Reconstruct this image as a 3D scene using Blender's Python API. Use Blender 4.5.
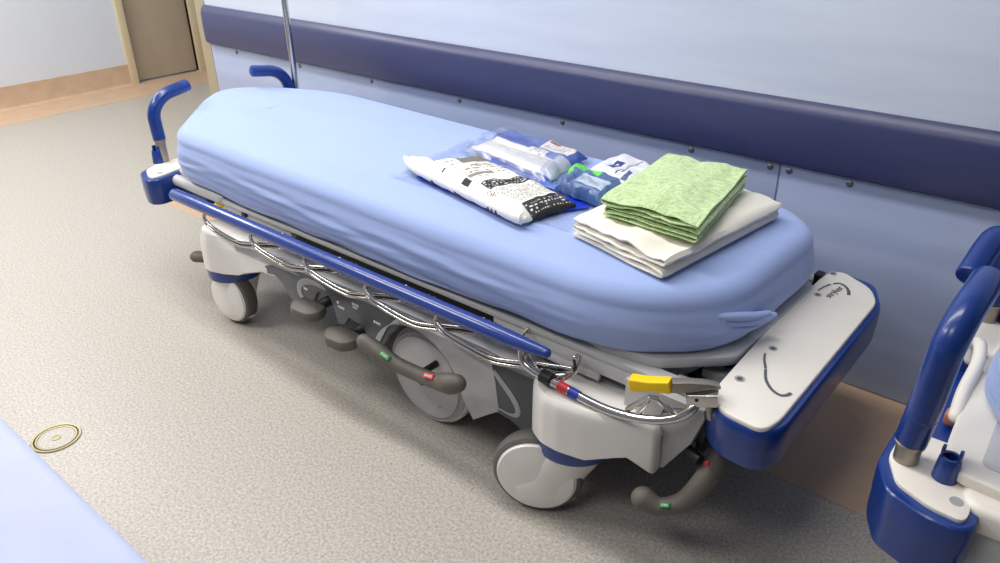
import bpy, bmesh, math, random
from mathutils import Vector, Matrix, noise
random.seed(7)
for o in list(bpy.data.objects): bpy.data.objects.remove(o)
S = bpy.context.scene
COL = S.collection
PI = math.pi

# ---------------------------------------------------------------- camera
cd = bpy.data.cameras.new('camera'); cam = bpy.data.objects.new('camera', cd); COL.objects.link(cam)
cd.sensor_width = 36.0; cd.lens = 781.71/1000*36.0; cd.clip_start = 0.02
cam.matrix_world = Matrix(((0.765865, -0.290867, 0.573452, 0), (0.642892, 0.362884, -0.674541, 0), (-0.011895, 0.885275, 0.464916, 1.4), (0, 0, 0, 1)))
S.camera = cam

# ---------------------------------------------------------------- world, exposure, lights
w = bpy.data.worlds.new('world'); S.world = w; w.use_nodes = True
w.node_tree.nodes['Background'].inputs[0].default_value = (0.75, 0.82, 1, 1)
w.node_tree.nodes['Background'].inputs[1].default_value = 0.3
S.view_settings.view_transform = 'Standard'; S.view_settings.look = 'None'
S.view_settings.gamma = 1.0; S.view_settings.use_curve_mapping = False
S.view_settings.exposure = 0.0

def area(name, loc, sx, sy, power, col=(1, 1, 1), target=None):
    l = bpy.data.lights.new(name, 'AREA'); l.shape = 'RECTANGLE'; l.size = sx; l.size_y = sy
    l.energy = power; l.color = col
    o = bpy.data.objects.new(name, l); COL.objects.link(o); o.location = loc
    if target is not None:
        o.rotation_euler = (Vector(target)-Vector(loc)).to_track_quat('-Z', 'Y').to_euler()
    return o
area('ceiling_lamp', (-2.1, 1.20, 2.62), 3.6, 0.35, 54, (1, 0.985, 0.96))
area('ceiling_lamp', (-3.4, -0.2, 2.62), 1.4, 0.5, 46, (1, 0.97, 0.92))
area('ceiling_lamp', (-5.1, 0.9, 2.62), 0.6, 1.2, 56, (1, 0.97, 0.93))
area('ceiling_lamp', (-0.9, -0.5, 2.62), 1.0, 0.5, 15, (1, 0.98, 0.96))  # added fill, lifts the right housing and bumper lid

# ---------------------------------------------------------------- helpers
def hexc(h):
    h = h.lstrip('#'); v = [int(h[i:i+2], 16)/255 for i in (0, 2, 4)]
    return tuple((c/12.92 if c <= 0.04045 else ((c+0.055)/1.055)**2.4) for c in v)+(1,)

def mat(name, col, rough=0.5, metal=0.0, bump=None, var=None, coat=0.0, spec=0.5):
    """bump=(scale, strength, stretch) ; var=(scale, other colour, amount, stretch)"""
    m = bpy.data.materials.new(name); m.use_nodes = True
    nt = m.node_tree; b = nt.nodes['Principled BSDF']
    c = hexc(col) if isinstance(col, str) else col
    b.inputs['Base Color'].default_value = c
    b.inputs['Roughness'].default_value = rough; b.inputs['Metallic'].default_value = metal
    b.inputs['Coat Weight'].default_value = coat; b.inputs['Specular IOR Level'].default_value = spec
    tc = nt.nodes.new('ShaderNodeTexCoord')
    def noisetex(scale, stretch, detail=6):
        mp = nt.nodes.new('ShaderNodeMapping'); mp.inputs['Scale'].default_value = stretch
        nt.links.new(tc.outputs['Object'], mp.inputs[0])
        n = nt.nodes.new('ShaderNodeTexNoise'); n.inputs['Scale'].default_value = scale; n.inputs['Detail'].default_value = detail
        nt.links.new(mp.outputs[0], n.inputs['Vector']); return n
    if var:
        n = noisetex(var[0], var[3] if len(var) > 3 else (1, 1, 1))
        r = nt.nodes.new('ShaderNodeMapRange'); r.inputs[1].default_value = 0.38; r.inputs[2].default_value = 0.66
        r.inputs[4].default_value = var[2]
        nt.links.new(n.outputs['Fac'], r.inputs[0])
        mx = nt.nodes.new('ShaderNodeMix'); mx.data_type = 'RGBA'
        mx.inputs[6].default_value = c; mx.inputs[7].default_value = hexc(var[1])
        nt.links.new(r.outputs[0], mx.inputs[0]); nt.links.new(mx.outputs[2], b.inputs['Base Color'])
    if bump:
        n = noisetex(bump[0], bump[2] if len(bump) > 2 else (1, 1, 1))
        bp = nt.nodes.new('ShaderNodeBump'); bp.inputs['Strength'].default_value = bump[1]; bp.inputs['Distance'].default_value = 0.01
        nt.links.new(n.outputs['Fac'], bp.inputs['Height']); nt.links.new(bp.outputs[0], b.inputs['Normal'])
    return m

M = {}
M['wall'] = mat('pale_blue_wall_paint', '#d3dbe9', 0.45, bump=(3, 0.15, (1, 1, 6)), var=(2.5, '#c3cddf', 0.6, (0.6, 1, 5)))
M['panel'] = mat('blue_wall_sheet', '#a7b3d0', 0.15, bump=(2.2, 0.10, (0.7, 1, 7)), var=(2, '#98a5c6', 0.6, (0.5, 1, 8)))
M['navy_rail'] = mat('navy_crash_rail', '#363b62', 0.36, bump=(60, 0.05), var=(3, '#3e436b', 0.6, (0.4, 1, 6)))
M['wall_far'] = mat('far_wall_paint', '#d9dfe8', 0.6, bump=(4, 0.05))
M['wall_dim'] = mat('fill_cutting_dark_wall', '#8d94a2', 0.6, bump=(4, 0.05))  # unseen walls, colour kept dark to cut bounced fill from the right
M['ceil'] = mat('ceiling_paint', '#e6e6e6', 0.8, bump=(30, 0.05))
M['band'] = mat('beige_vinyl_border', '#ceb195', 0.42, bump=(90, 0.03), var=(9, '#c2a488', 0.6))
M['cove'] = mat('beige_cove_base', '#ceb297', 0.45, var=(10, '#b8997c', 0.5))
M['cream'] = mat('cream_door_frame', '#dccdaa', 0.4, bump=(10, 0.02))
M['door'] = mat('taupe_door', '#b5a58f', 0.32, var=(3, '#a69680', 0.5, (1, 2, 0.5)))
M['guard'] = mat('tan_corner_guard', '#a69a80', 0.4, bump=(12, 0.03))
M['white'] = mat('warm_white_plastic', '#ebe8e2', 0.3, coat=0.15, bump=(40, 0.015))
M['white2'] = mat('cream_white_plastic', '#f3ede2', 0.34, bump=(40, 0.015), var=(7, '#ebe3d6', 0.35))
M['lidgrey'] = mat('shaded_hood_grey', '#a4a5a8', 0.4, bump=(30, 0.02))  # grey darkened a little to carry the litter's shadow on the lid
M['greyw'] = mat('pale_grey_plastic', '#b9b9b9', 0.38, bump=(30, 0.02), var=(6, '#a9a9aa', 0.5))
M['lgrey'] = mat('light_grey_paint', '#c2c2c2', 0.4, bump=(30, 0.02))
M['mgrey'] = mat('slate_grey_panel', '#5c5e63', 0.45, bump=(60, 0.03))
M['dgrey'] = mat('dark_slate_panel', '#43454b', 0.45, bump=(60, 0.03))
M['swoosh'] = mat('swoosh_grey', '#9c9c9e', 0.45, bump=(60, 0.02))
M['black'] = mat('black_plastic', '#17181a', 0.5, bump=(50, 0.03))
M['under'] = mat('black_underframe', '#1e1f22', 0.6, bump=(50, 0.03))
M['rubber'] = mat('brown_grey_rubber', '#645e57', 0.6, bump=(120, 0.1))
M['tyre'] = mat('grey_tyre_rubber', '#605c58', 0.55, bump=(80, 0.05))
M['blue'] = mat('royal_blue_plastic', '#12357f', 0.28, coat=0.2, bump=(30, 0.02), var=(14, '#1a3f8e', 0.5))
M['bluerail'] = mat('blue_rail_coating', '#243f8c', 0.24, coat=0.3, bump=(30, 0.015))
M['chrome'] = mat('chrome_steel', '#c9c7c3', 0.14, 1.0, bump=(40, 0.01))
M['steel'] = mat('brushed_steel', '#a39b90', 0.42, 0.8, bump=(80, 0.03, (1, 1, 8)))
M['yellow'] = mat('yellow_grip', '#ffd405', 0.4, bump=(40, 0.02))
M['red'] = mat('red_tape', '#c4202a', 0.4, bump=(40, 0.02))
M['tapeblue'] = mat('blue_tape', '#1a2f9c', 0.4, bump=(40, 0.02))
M['green'] = mat('green_tag', '#0e8a3c', 0.4, bump=(40, 0.02))
M['ink'] = mat('dark_print', '#3c3d40', 0.6, bump=(40, 0.01))
M['inkwhite'] = mat('white_print', '#e6e6e6', 0.6, bump=(40, 0.01))
M['orange'] = mat('orange_plastic', '#c98258', 0.5, bump=(40, 0.02))
M['brass'] = mat('brass_ring', '#a89c7a', 0.4, 0.35, bump=(60, 0.03))
M['screw'] = mat('screw_steel', '#85858a', 0.4, 0.7, bump=(60, 0.03))
M['joint'] = mat('joint_line', '#66718c', 0.6, bump=(60, 0.03))

def cloth(name, col, col2, bsc, bst, stretch=(1, 1, 1), rough=0.85, fine=900):
    m = mat(name, col, rough, bump=(bsc, bst, stretch), var=(bsc*0.6, col2, 0.5, stretch))
    b = m.node_tree.nodes['Principled BSDF']
    b.inputs['Sheen Weight'].default_value = 0.25; b.inputs['Specular IOR Level'].default_value = 0.2
    return m
M['sheet'] = cloth('pale_blue_sheet', '#a2b5e4', '#9bafe0', 9, 0.10, (0.5, 2.5, 2.5))
M['blanket'] = cloth('ivory_blanket', '#f7f2e5', '#f1ebdc', 60, 0.12)

def floor_mat():
    m = bpy.data.materials.new('speckled_grey_vinyl'); m.use_nodes = True
    nt = m.node_tree; b = nt.nodes['Principled BSDF']; b.inputs['Roughness'].default_value = 0.36
    tc = nt.nodes.new('ShaderNodeTexCoord')
    def nz(s, d=3):
        n = nt.nodes.new('ShaderNodeTexNoise'); n.inputs['Scale'].default_value = s; n.inputs['Detail'].default_value = d
        nt.links.new(tc.outputs['Object'], n.inputs['Vector']); return n.outputs['Fac']
    def ramp(src, a, bb, ca, cb):
        r = nt.nodes.new('ShaderNodeValToRGB'); r.color_ramp.elements[0].position = a; r.color_ramp.elements[1].position = bb
        r.color_ramp.elements[0].color = ca; r.color_ramp.elements[1].color = cb
        nt.links.new(src, r.inputs[0]); return r.outputs[0]
    base = ramp(nz(140, 4), 0.35, 0.65, hexc('#a39e95'), hexc('#c6c0b6'))
    dark = ramp(nz(150, 2), 0.61, 0.70, (0, 0, 0, 1), (1, 1, 1, 1))
    lite = ramp(nz(110, 2), 0.60, 0.72, (0, 0, 0, 1), (1, 1, 1, 1))
    def mix(f, a, c, k):
        mu = nt.nodes.new('ShaderNodeMath'); mu.operation = 'MULTIPLY'; mu.inputs[1].default_value = k
        nt.links.new(f, mu.inputs[0])
        x = nt.nodes.new('ShaderNodeMix'); x.data_type = 'RGBA'; nt.links.new(mu.outputs[0], x.inputs[0])
        nt.links.new(a, x.inputs[6]); x.inputs[7].default_value = hexc(c); return x.outputs[2]
    c = mix(lite, base, '#d8d2c8', 0.5); c = mix(dark, c, '#77736d', 0.6)
    nt.links.new(c, b.inputs['Base Color'])
    bp = nt.nodes.new('ShaderNodeBump'); bp.inputs['Strength'].default_value = 0.06; bp.inputs['Distance'].default_value = 0.004
    nt.links.new(nz(40, 3), bp.inputs['Height']); nt.links.new(bp.outputs[0], b.inputs['Normal'])
    return m
M['floor'] = floor_mat()

# mesh collector in world coordinates
class MB:
    def __init__(s): s.v = []; s.f = []; s.uv = None
    def add(s, vs, fs):
        n = len(s.v); s.v += [tuple(v) for v in vs]; s.f += [tuple(i+n for i in f) for f in fs]; return s
    def box(s, a, b, bev=0.0, seg=2):
        bm = bmesh.new(); bmesh.ops.create_cube(bm, size=1)
        c = [(a[i]+b[i])/2 for i in range(3)]; d = [abs(b[i]-a[i]) for i in range(3)]
        for v in bm.verts: v.co = Vector((c[0]+v.co.x*d[0], c[1]+v.co.y*d[1], c[2]+v.co.z*d[2]))
        if bev: bmesh.ops.bevel(bm, geom=bm.edges[:], offset=min(bev, min(d)*0.45), segments=seg, affect='EDGES', profile=0.5)
        return s.frombm(bm)
    def frombm(s, bm, mtx=None):
        if mtx: bm.transform(mtx)
        bm.verts.index_update()
        s.add([v.co[:] for v in bm.verts], [[v.index for v in f.verts] for f in bm.faces]); bm.free(); return s
    def prism(s, pts, plane, a, b, bev=0.0, seg=2, mtx=None):
        """polygon pts in the given plane ('xz','xy','yz'), extruded from a to b on the remaining axis"""
        def P(p, h):
            return {'xz': (p[0], h, p[1]), 'xy': (p[0], p[1], h), 'yz': (h, p[0], p[1])}[plane]
        bm = bmesh.new(); n = len(pts)
        A = [bm.verts.new(P(p, a)) for p in pts]; B = [bm.verts.new(P(p, b)) for p in pts]
        bm.faces.new(A); bm.faces.new(B[::-1])
        for i in range(n): bm.faces.new((A[i], B[i], B[(i+1) % n], A[(i+1) % n]))
        bmesh.ops.recalc_face_normals(bm, faces=bm.faces[:])
        if bev:
            es = [e for e in bm.edges if (e.verts[0] in A) == (e.verts[1] in A)]
            bmesh.ops.bevel(bm, geom=es, offset=bev, segments=seg, affect='EDGES', profile=0.5)
        bmesh.ops.triangulate(bm, faces=[f for f in bm.faces if len(f.verts) > 4])
        return s.frombm(bm, mtx)
    def tube(s, path, r, n=14, cap='flat', squash=None):
        P = [Vector(p) for p in path]; m = len(P)
        rs = list(r) if isinstance(r, (list, tuple)) else [r]*m
        if cap == 'round':
            def ext(p, q, rr):
                d = (p-q).normalized(); return [(p+d*rr*math.sin(t), rr*math.cos(t)) for t in (0.4, 0.8, 1.15, 1.45)]
            e0 = ext(P[0], P[1], rs[0]); e1 = ext(P[-1], P[-2], rs[-1])
            P = [q[0] for q in e0[::-1]]+P+[q[0] for q in e1]; rs = [q[1] for q in e0[::-1]]+rs+[q[1] for q in e1]; m = len(P)
        T = [((P[min(i+1, m-1)]-P[max(i-1, 0)]).normalized()) for i in range(m)]
        u = T[0].orthogonal().normalized(); vs = []
        for i in range(m):
            u = (u-T[i]*u.dot(T[i])).normalized(); w_ = T[i].cross(u)
            for k in range(n):
                a = 2*PI*k/n; off = (u*math.cos(a)+w_*math.sin(a))*rs[i]
                if squash: off = Vector((off.x*squash[0], off.y*squash[1], off.z*squash[2]))
                vs.append(P[i]+off)
        fs = [(i*n+k, i*n+(k+1) % n, (i+1)*n+(k+1) % n, (i+1)*n+k) for i in range(m-1) for k in range(n)]
        fs += [tuple(range(n))[::-1], tuple((m-1)*n+k for k in range(n))]
        return s.add(vs, fs)
    def lathe(s, prof, center, axis, n=40):
        """prof = [(radius, distance along axis)]"""
        A = Vector(axis).normalized(); u = A.orthogonal().normalized(); v = A.cross(u); c = Vector(center)
        vs = [c+A*h+(u*math.cos(2*PI*k/n)+v*math.sin(2*PI*k/n))*max(r, 1e-4) for r, h in prof for k in range(n)]
        m = len(prof)
        fs = [(i*n+k, i*n+(k+1) % n, (i+1)*n+(k+1) % n, (i+1)*n+k) for i in range(m-1) for k in range(n)]
        fs += [tuple(range(n))[::-1], tuple((m-1)*n+k for k in range(n))]
        return s.add(vs, fs)
    def build(s, name, m, parent=None, smooth=32, label=None, subsurf=0):
        c = [ (min(v[i] for v in s.v)+max(v[i] for v in s.v))/2 for i in range(3)]
        if parent is None: c[2] = min(v[2] for v in s.v)
        c = Vector(c)
        me = bpy.data.meshes.new(name); me.from_pydata([tuple(Vector(v)-c) for v in s.v], [], s.f)
        if s.uv:
            uvl = me.uv_layers.new(name='UVMap')
            for l in me.loops: uvl.data[l.index].uv = s.uv[l.vertex_index]
        bm = bmesh.new(); bm.from_mesh(me); bmesh.ops.recalc_face_normals(bm, faces=bm.faces[:]); bm.to_mesh(me); bm.free()
        for p in me.polygons: p.use_smooth = True
        me.set_sharp_from_angle(angle=math.radians(smooth))
        me.materials.append(m if not isinstance(m, str) else M[m])
        o = bpy.data.objects.new(name, me); COL.objects.link(o)
        pw = Vector(parent['_w']) if parent is not None else Vector((0, 0, 0))
        if parent is not None: o.parent = parent
        o.location = c-pw; o['_w'] = tuple(c)
        if label: o['label'] = label
        if subsurf:
            md = o.modifiers.new('subdivision', 'SUBSURF'); md.levels = subsurf; md.render_levels = subsurf
        return o

def smooth_path(pts, k=6):
    P = [Vector(p) for p in pts]; out = []
    for i in range(len(P)-1):
        a = P[max(i-1, 0)]; b = P[i]; c = P[i+1]; d = P[min(i+2, len(P)-1)]
        for j in range(k):
            t = j/k; out.append(0.5*((2*b)+(c-a)*t+(2*a-5*b+4*c-d)*t*t+(3*b-3*c+d-a)*t**3))
    out.append(P[-1]); return out

def round_poly(pts, rad, seg=5):
    n = len(pts); out = []
    for i in range(n):
        p0 = Vector(pts[i-1]); p = Vector(pts[i]); p1 = Vector(pts[(i+1) % n])
        r = rad[i] if isinstance(rad, (list, tuple)) else rad
        d0 = (p0-p); d1 = (p1-p); r = min(r, d0.length*0.49, d1.length*0.49)
        if r < 1e-5: out.append(tuple(p)); continue
        a = p+d0.normalized()*r; b = p+d1.normalized()*r
        for k in range(seg+1):
            t = k/seg; out.append(tuple(a*(1-t)**2+p*2*t*(1-t)+b*t*t))
    return out

def empty(name, loc, label, cat, group=None):
    o = bpy.data.objects.new(name, None); COL.objects.link(o); o.location = loc; o['_w'] = tuple(loc)
    o.empty_display_size = 0.1
    o['label'] = label; o['category'] = cat
    if group: o['group'] = group
    return o
def tag(o, label, cat, group=None, kind=None):
    o['label'] = label; o['category'] = cat
    if group: o['group'] = group
    if kind: o['kind'] = kind
    return o
def struct(o): o['kind'] = 'structure'; return o

def text_mb(txt, size, origin, ux, uy, depth=0.0006):
    """letters as a thin mesh, baseline at origin running along ux, letter-up along uy"""
    cu = bpy.data.curves.new('lettering', 'FONT'); cu.body = txt; cu.size = size; cu.align_x = 'CENTER'; cu.align_y = 'CENTER'
    cu.extrude = depth/2
    to = bpy.data.objects.new('lettering', cu); COL.objects.link(to)
    bpy.context.view_layer.update()
    me = bpy.data.meshes.new_from_object(to.evaluated_get(bpy.context.evaluated_depsgraph_get()))
    X = Vector(ux).normalized(); Y = Vector(uy); Y = (Y-X*Y.dot(X)).normalized(); Z = X.cross(Y)
    mb = MB(); o = Vector(origin)
    mb.add([o+X*v.co.x+Y*v.co.y+Z*v.co.z for v in me.vertices], [tuple(p.vertices) for p in me.polygons])
    bpy.data.objects.remove(to); bpy.data.meshes.remove(me); bpy.data.curves.remove(cu)
    return mb

# ---------------------------------------------------------------- the room
WY = 2.18                      # face of the long wall
CX = -3.845                     # its outside corner
LX = -5.97                     # the far cross wall
struct(MB().box((-6.3, -3, -0.1), (3.2, 4.3, 0)).build('floor', 'floor'))
struct(MB().box((-6.3, -3, 2.65), (3.2, 4.3, 2.75)).build('ceiling', 'ceil'))
struct(MB().prism([(CX, WY), (3.2, WY), (3.2, 4.3), (CX, 4.3)], 'xy', 0, 2.65).build('wall_right', 'wall'))
DL, DR, DH = 2.80, 3.31, 2.1
wl = MB().box((-6.3, -3, 0), (LX, DL, 2.65)).box((-6.3, DR, 0), (LX, 4.3, 2.65)).box((-6.3, DL, DH), (LX, DR, 2.65))
struct(wl.build('wall_left', 'wall_far'))
struct(MB().box((-6.3, -3.1, 0), (3.2, -3, 2.65)).build('wall_back', 'wall_dim'))
struct(MB().box((3.2, -3, 0), (3.3, 4.3, 2.65)).build('wall_near', 'wall_dim'))
struct(MB().box((-6.3, 4.3, 0), (3.2, 4.4, 2.65)).build('wall_far', 'wall_far'))
# door in the cross wall
d = struct(MB().box((LX-0.075, DL, 0.012), (LX-0.03, DR, DH)).build('door_1', 'door'))
fr = MB().box((LX-0.08, DL-0.055, 0), (LX+0.022, DL, DH+0.05), 0.004).box((LX-0.08, DR, 0), (LX+0.022, DR+0.06, DH+0.05), 0.004)
fr.box((LX-0.08, DL-0.055, DH), (LX+0.022, DR+0.06, DH+0.06), 0.004)
struct(fr.build('trim_1', 'cream'))
# coved base of the cross wall
cv = [(LX, 0.0), (LX+0.035, 0.0), (LX+0.012, 0.012), (LX+0.005, 0.035), (LX+0.004, 0.15), (LX, 0.152)]
bm = MB()
pl = [(x, z) for x, z in cv]
bm.add([(x, -3, z) for x, z in pl]+[(x, DL-0.055, z) for x, z in pl],
       [(i, (i+1) % 6, (i+1) % 6+6, i+6) for i in range(6)]+[tuple(range(6)), tuple(range(6, 12))[::-1]])
struct(bm.build('baseboard_left', 'cove'))
# beige vinyl borders set in the floor
struct(MB().box((LX, -3, 0), (-5.56, 4.3, 0.0012)).build('trim_2', 'band'))
struct(MB().box((-3.74, 1.645, 0), (3.2, WY, 0.0012)).build('trim_3', 'band'))
# protective sheets under the crash rail, with their screws
def sheet_panel(x0, x1, screws, name):
    p = struct(MB().box((x0, WY-0.005, 0.004), (x1, WY, 0.66), 0.0015).build(name, 'panel'))
    for sx in screws:
        s = MB().lathe([(0.0, 0.0), (0.0100, 0.0), (0.0100, 0.0015), (0.006, 0.0045), (0.0025, 0.005), (0.0, 0.003)], (sx, WY-0.005, 0.624), (0, -1, 0), 16)
        s.build('screw', 'screw', p)
    return p
JX = -0.776
sheet_panel(CX+0.088, JX-0.001, (-3.533, -3.03, -2.543, -2.042, -1.555, -1.06, -0.805), 'trim_4')
sheet_panel(JX+0.001, 1.4, (-0.748, -0.577, -0.08, 0.42), 'trim_5')
struct(MB().box((JX-0.002, WY-0.0062, 0.004), (JX+0.002, WY-0.004, 0.645)).build('trim_6', 'joint'))

# crash rail
prof = [(WY, 0.648), (WY-0.016, 0.645), (WY-0.030, 0.652), (WY-0.034, 0.668), (WY-0.036, 0.735), (WY-0.034, 0.795), (WY-0.028, 0.812), (WY-0.010, 0.828), (WY, 0.829)]
r = MB(); x0, x1 = CX+0.105, 1.5
xs = [(x0-0.03, 0.35), (x0-0.027, 0.7), (x0-0.018, 0.9), (x0, 1.0), (x1, 1.0)]
n = len(prof)
vs = []
for x, k in xs:
    for (y, z) in prof: vs.append((x, WY+(y-WY)*k, 0.737+(z-0.737)*(0.94+0.06*k)))
fs = [(i*n+j, i*n+j+1, (i+1)*n+j+1, (i+1)*n+j) for i in range(len(xs)-1) for j in range(n-1)]
fs += [tuple(range(n)), tuple(range((len(xs)-1)*n, len(xs)*n))]
r.add(vs, fs)
er = empty('crash_rail', (-2, WY-0.02, 0.645), 'long navy blue crash rail running along the pale blue wall', 'wall guard')
r.build('rail_body', 'navy_rail', er)
MB().box((CX+0.09, WY-0.009, 0.641), (1.4, WY-0.004, 0.647)).build('lower_lip', 'black', er, label='thin dark lower lip')
MB().prism([(CX-0.004, WY-0.004), (CX+0.083, WY-0.004), (CX+0.083, WY+0.0), (CX, WY), (CX, WY+0.06), (CX-0.004, WY+0.06)], 'xy', 0, 2.2).build('trim_7', 'guard')
struct(bpy.data.objects['trim_7'])

# floor drain cover
e = empty('floor_drain', (-2.092, 0.522, 0), 'round floor drain cover with brass rings in the speckled floor', 'floor drain')
MB().lathe([(0.058, 0.0), (0.058, 0.003), (0.064, 0.0035), (0.066, 0.0)], (-2.092, 0.522, 0), (0, 0, 1), 56).build('outer_ring', 'brass', e)
MB().lathe([(0.049, 0.0), (0.049, 0.0025), (0.054, 0.003), (0.0555, 0.0)], (-2.092, 0.522, 0), (0, 0, 1), 56).build('inner_ring', 'brass', e)
MB().lathe([(0.0, 0.0), (0.048, 0.0), (0.048, 0.0015), (0.0, 0.0015)], (-2.092, 0.522, 0), (0, 0, 1), 56).build('cover_disc', 'floor', e)
MB().lathe([(0.0, 0.0015), (0.0, 0.002), (0.008, 0.002), (0.009, 0.003), (0.012, 0.003), (0.012, 0.0015)], (-2.092, 0.522, 0), (0, 0, 1), 24).build('lifting_eye', 'brass', e)

# ---------------------------------------------------------------- shared stretcher pieces
YC = 1.605
def mir(p, yc=YC): return (p[0], 2*yc-p[1], p[2])

def corner_module(par, x0, near=True, yc=YC, zt=0.47, L=0.155, detail=True, H=0.125, hold=(0.105, 1.285), inner=1.40):
    """corner bumper: white cap plate over blue shell; x0 = outermost x, goes to +x"""
    s = 1 if near else -1
    def Y(v): return yc+s*(v-YC)
    # plan outline of the blue shell
    pl = [(x0, inner), (x0+0.0, 1.27), (x0+0.035, 1.20), (x0+0.10, 1.175), (x0+L, 1.175), (x0+L+0.02, 1.20), (x0+L+0.005, inner)]
    pl = round_poly([(x, Y(y)) for x, y in pl], 0.02)
    n = len(pl); cx = sum(p[0] for p in pl)/n; cy = sum(p[1] for p in pl)/n
    levels = [(0.88, -H), (0.95, -H+0.003), (0.985, -H+0.02), (0.985, -0.06), (1.0, -0.055), (1.0, -0.012), (0.985, -0.003), (0.95, 0.0)]
    vs = [(cx+(p[0]-cx)*k, cy+(p[1]-cy)*k, zt+h-0.004) for k, h in levels for p in pl]
    m = len(levels)
    fs = [(i*n+j, i*n+(j+1) % n, (i+1)*n+(j+1) % n, (i+1)*n+j) for i in range(m-1) for j in range(n)]
    fs += [tuple(range(n))[::-1], tuple((m-1)*n+j for j in range(n))]
    MB().add(vs, fs).build('corner_bumper', 'blue', par)
    cp = [(x0+0.014, inner-0.012), (x0+0.014, 1.285), (x0+0.045, 1.222), (x0+0.105, 1.195), (x0+L, 1.192), (x0+L+0.004, 1.22), (x0+L-0.03, inner-0.012)]
    cp = round_poly([(x, Y(y)) for x, y in cp], 0.016)
    cap = MB().prism(cp, 'xy', zt-0.006, zt+0.004, 0.0025).build('corner_cap', 'white2', par)
    if detail:
        MB().lathe([(0.0, 0), (0.011, 0), (0.011, 0.0012), (0.0, 0.0012)], (x0+L-0.02, Y(1.235), zt+0.0035), (0, 0, 1), 24).build('drip_hole', 'lidgrey', cap)
        # blue forked rod holder
        hp = [(0.021, 0.0), (0.019, 0.03), (0.017, 0.045), (0.0165, 0.046), (0.011, 0.046), (0.010, 0.012), (0.0, 0.011)]
        c = (x0+hold[0], Y(hold[1]), zt+0.004)
        h = MB().lathe(hp, c, (0, 0, 1), 28)
        h.box((c[0]-0.0165, c[1]-0.007, c[2]+0.044), (c[0]-0.0105, c[1]+0.007, c[2]+0.062), 0.002)
        h.box((c[0]+0.0105, c[1]-0.007, c[2]+0.044), (c[0]+0.0165, c[1]+0.007, c[2]+0.062), 0.002)
        h.build('rod_holder', 'blue', cap)
    return cap

def push_handle(par, base, bend_z, top, near=True, r=0.0235, stub=0.045, custom=None):
    """base (x,y,z); straight up to bend_z, then a smooth bend inwards to top (x,y,z)"""
    s = 1 if near else -1
    b = Vector(base); t = Vector(top)
    if custom: path = smooth_path(custom, 7)
    else:
        h = t.z-bend_z; a = min(0.10, abs(t.y-b.y)*0.75); path = [b+Vector((0, 0, stub)), Vector((b.x+(t.x-b.x)*0.3, b.y, (b.z+stub+bend_z)/2))]
        for k in range(13):
            th = math.radians(90*k/12*0.9)
            path.append(Vector((b.x+(t.x-b.x)*(0.5+0.4*k/12), b.y+s*a*(1-math.cos(th)), bend_z+h*0.9*math.sin(th))))
        path.append(t)
    p0 = path[0]
    st = MB().tube([b-Vector((0, 0, 0.01)), p0+Vector((0, 0, 0.01))], r*0.80, 24)
    st.lathe([(r*0.86, 0), (r*0.95, 0.002), (r*0.95, 0.007), (r*0.86, 0.009)], p0-Vector((0, 0, 0.010)), (0, 0, 1), 24)
    st.build('handle_post', 'steel', par, label='grey metal stub of the push handle')
    d = (path[-1]-path[-2]).normalized(); e = path[-1]
    path += [e+d*0.003, e+d*0.005]; rs = [r]*(len(path)-2)+[r*0.95, r*0.8]
    g = MB().tube(path, rs, 24).build('push_handle', 'blue', par, label='blue gripped push handle')
    rg = path[0].lerp(path[1], 0.6)
    MB().lathe([(r*1.0, -0.001), (r*1.015, 0), (r*1.0, 0.001)], rg, (path[1]-path[0]), 28).build('sleeve_joint', 'bluerail', g)

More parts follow.
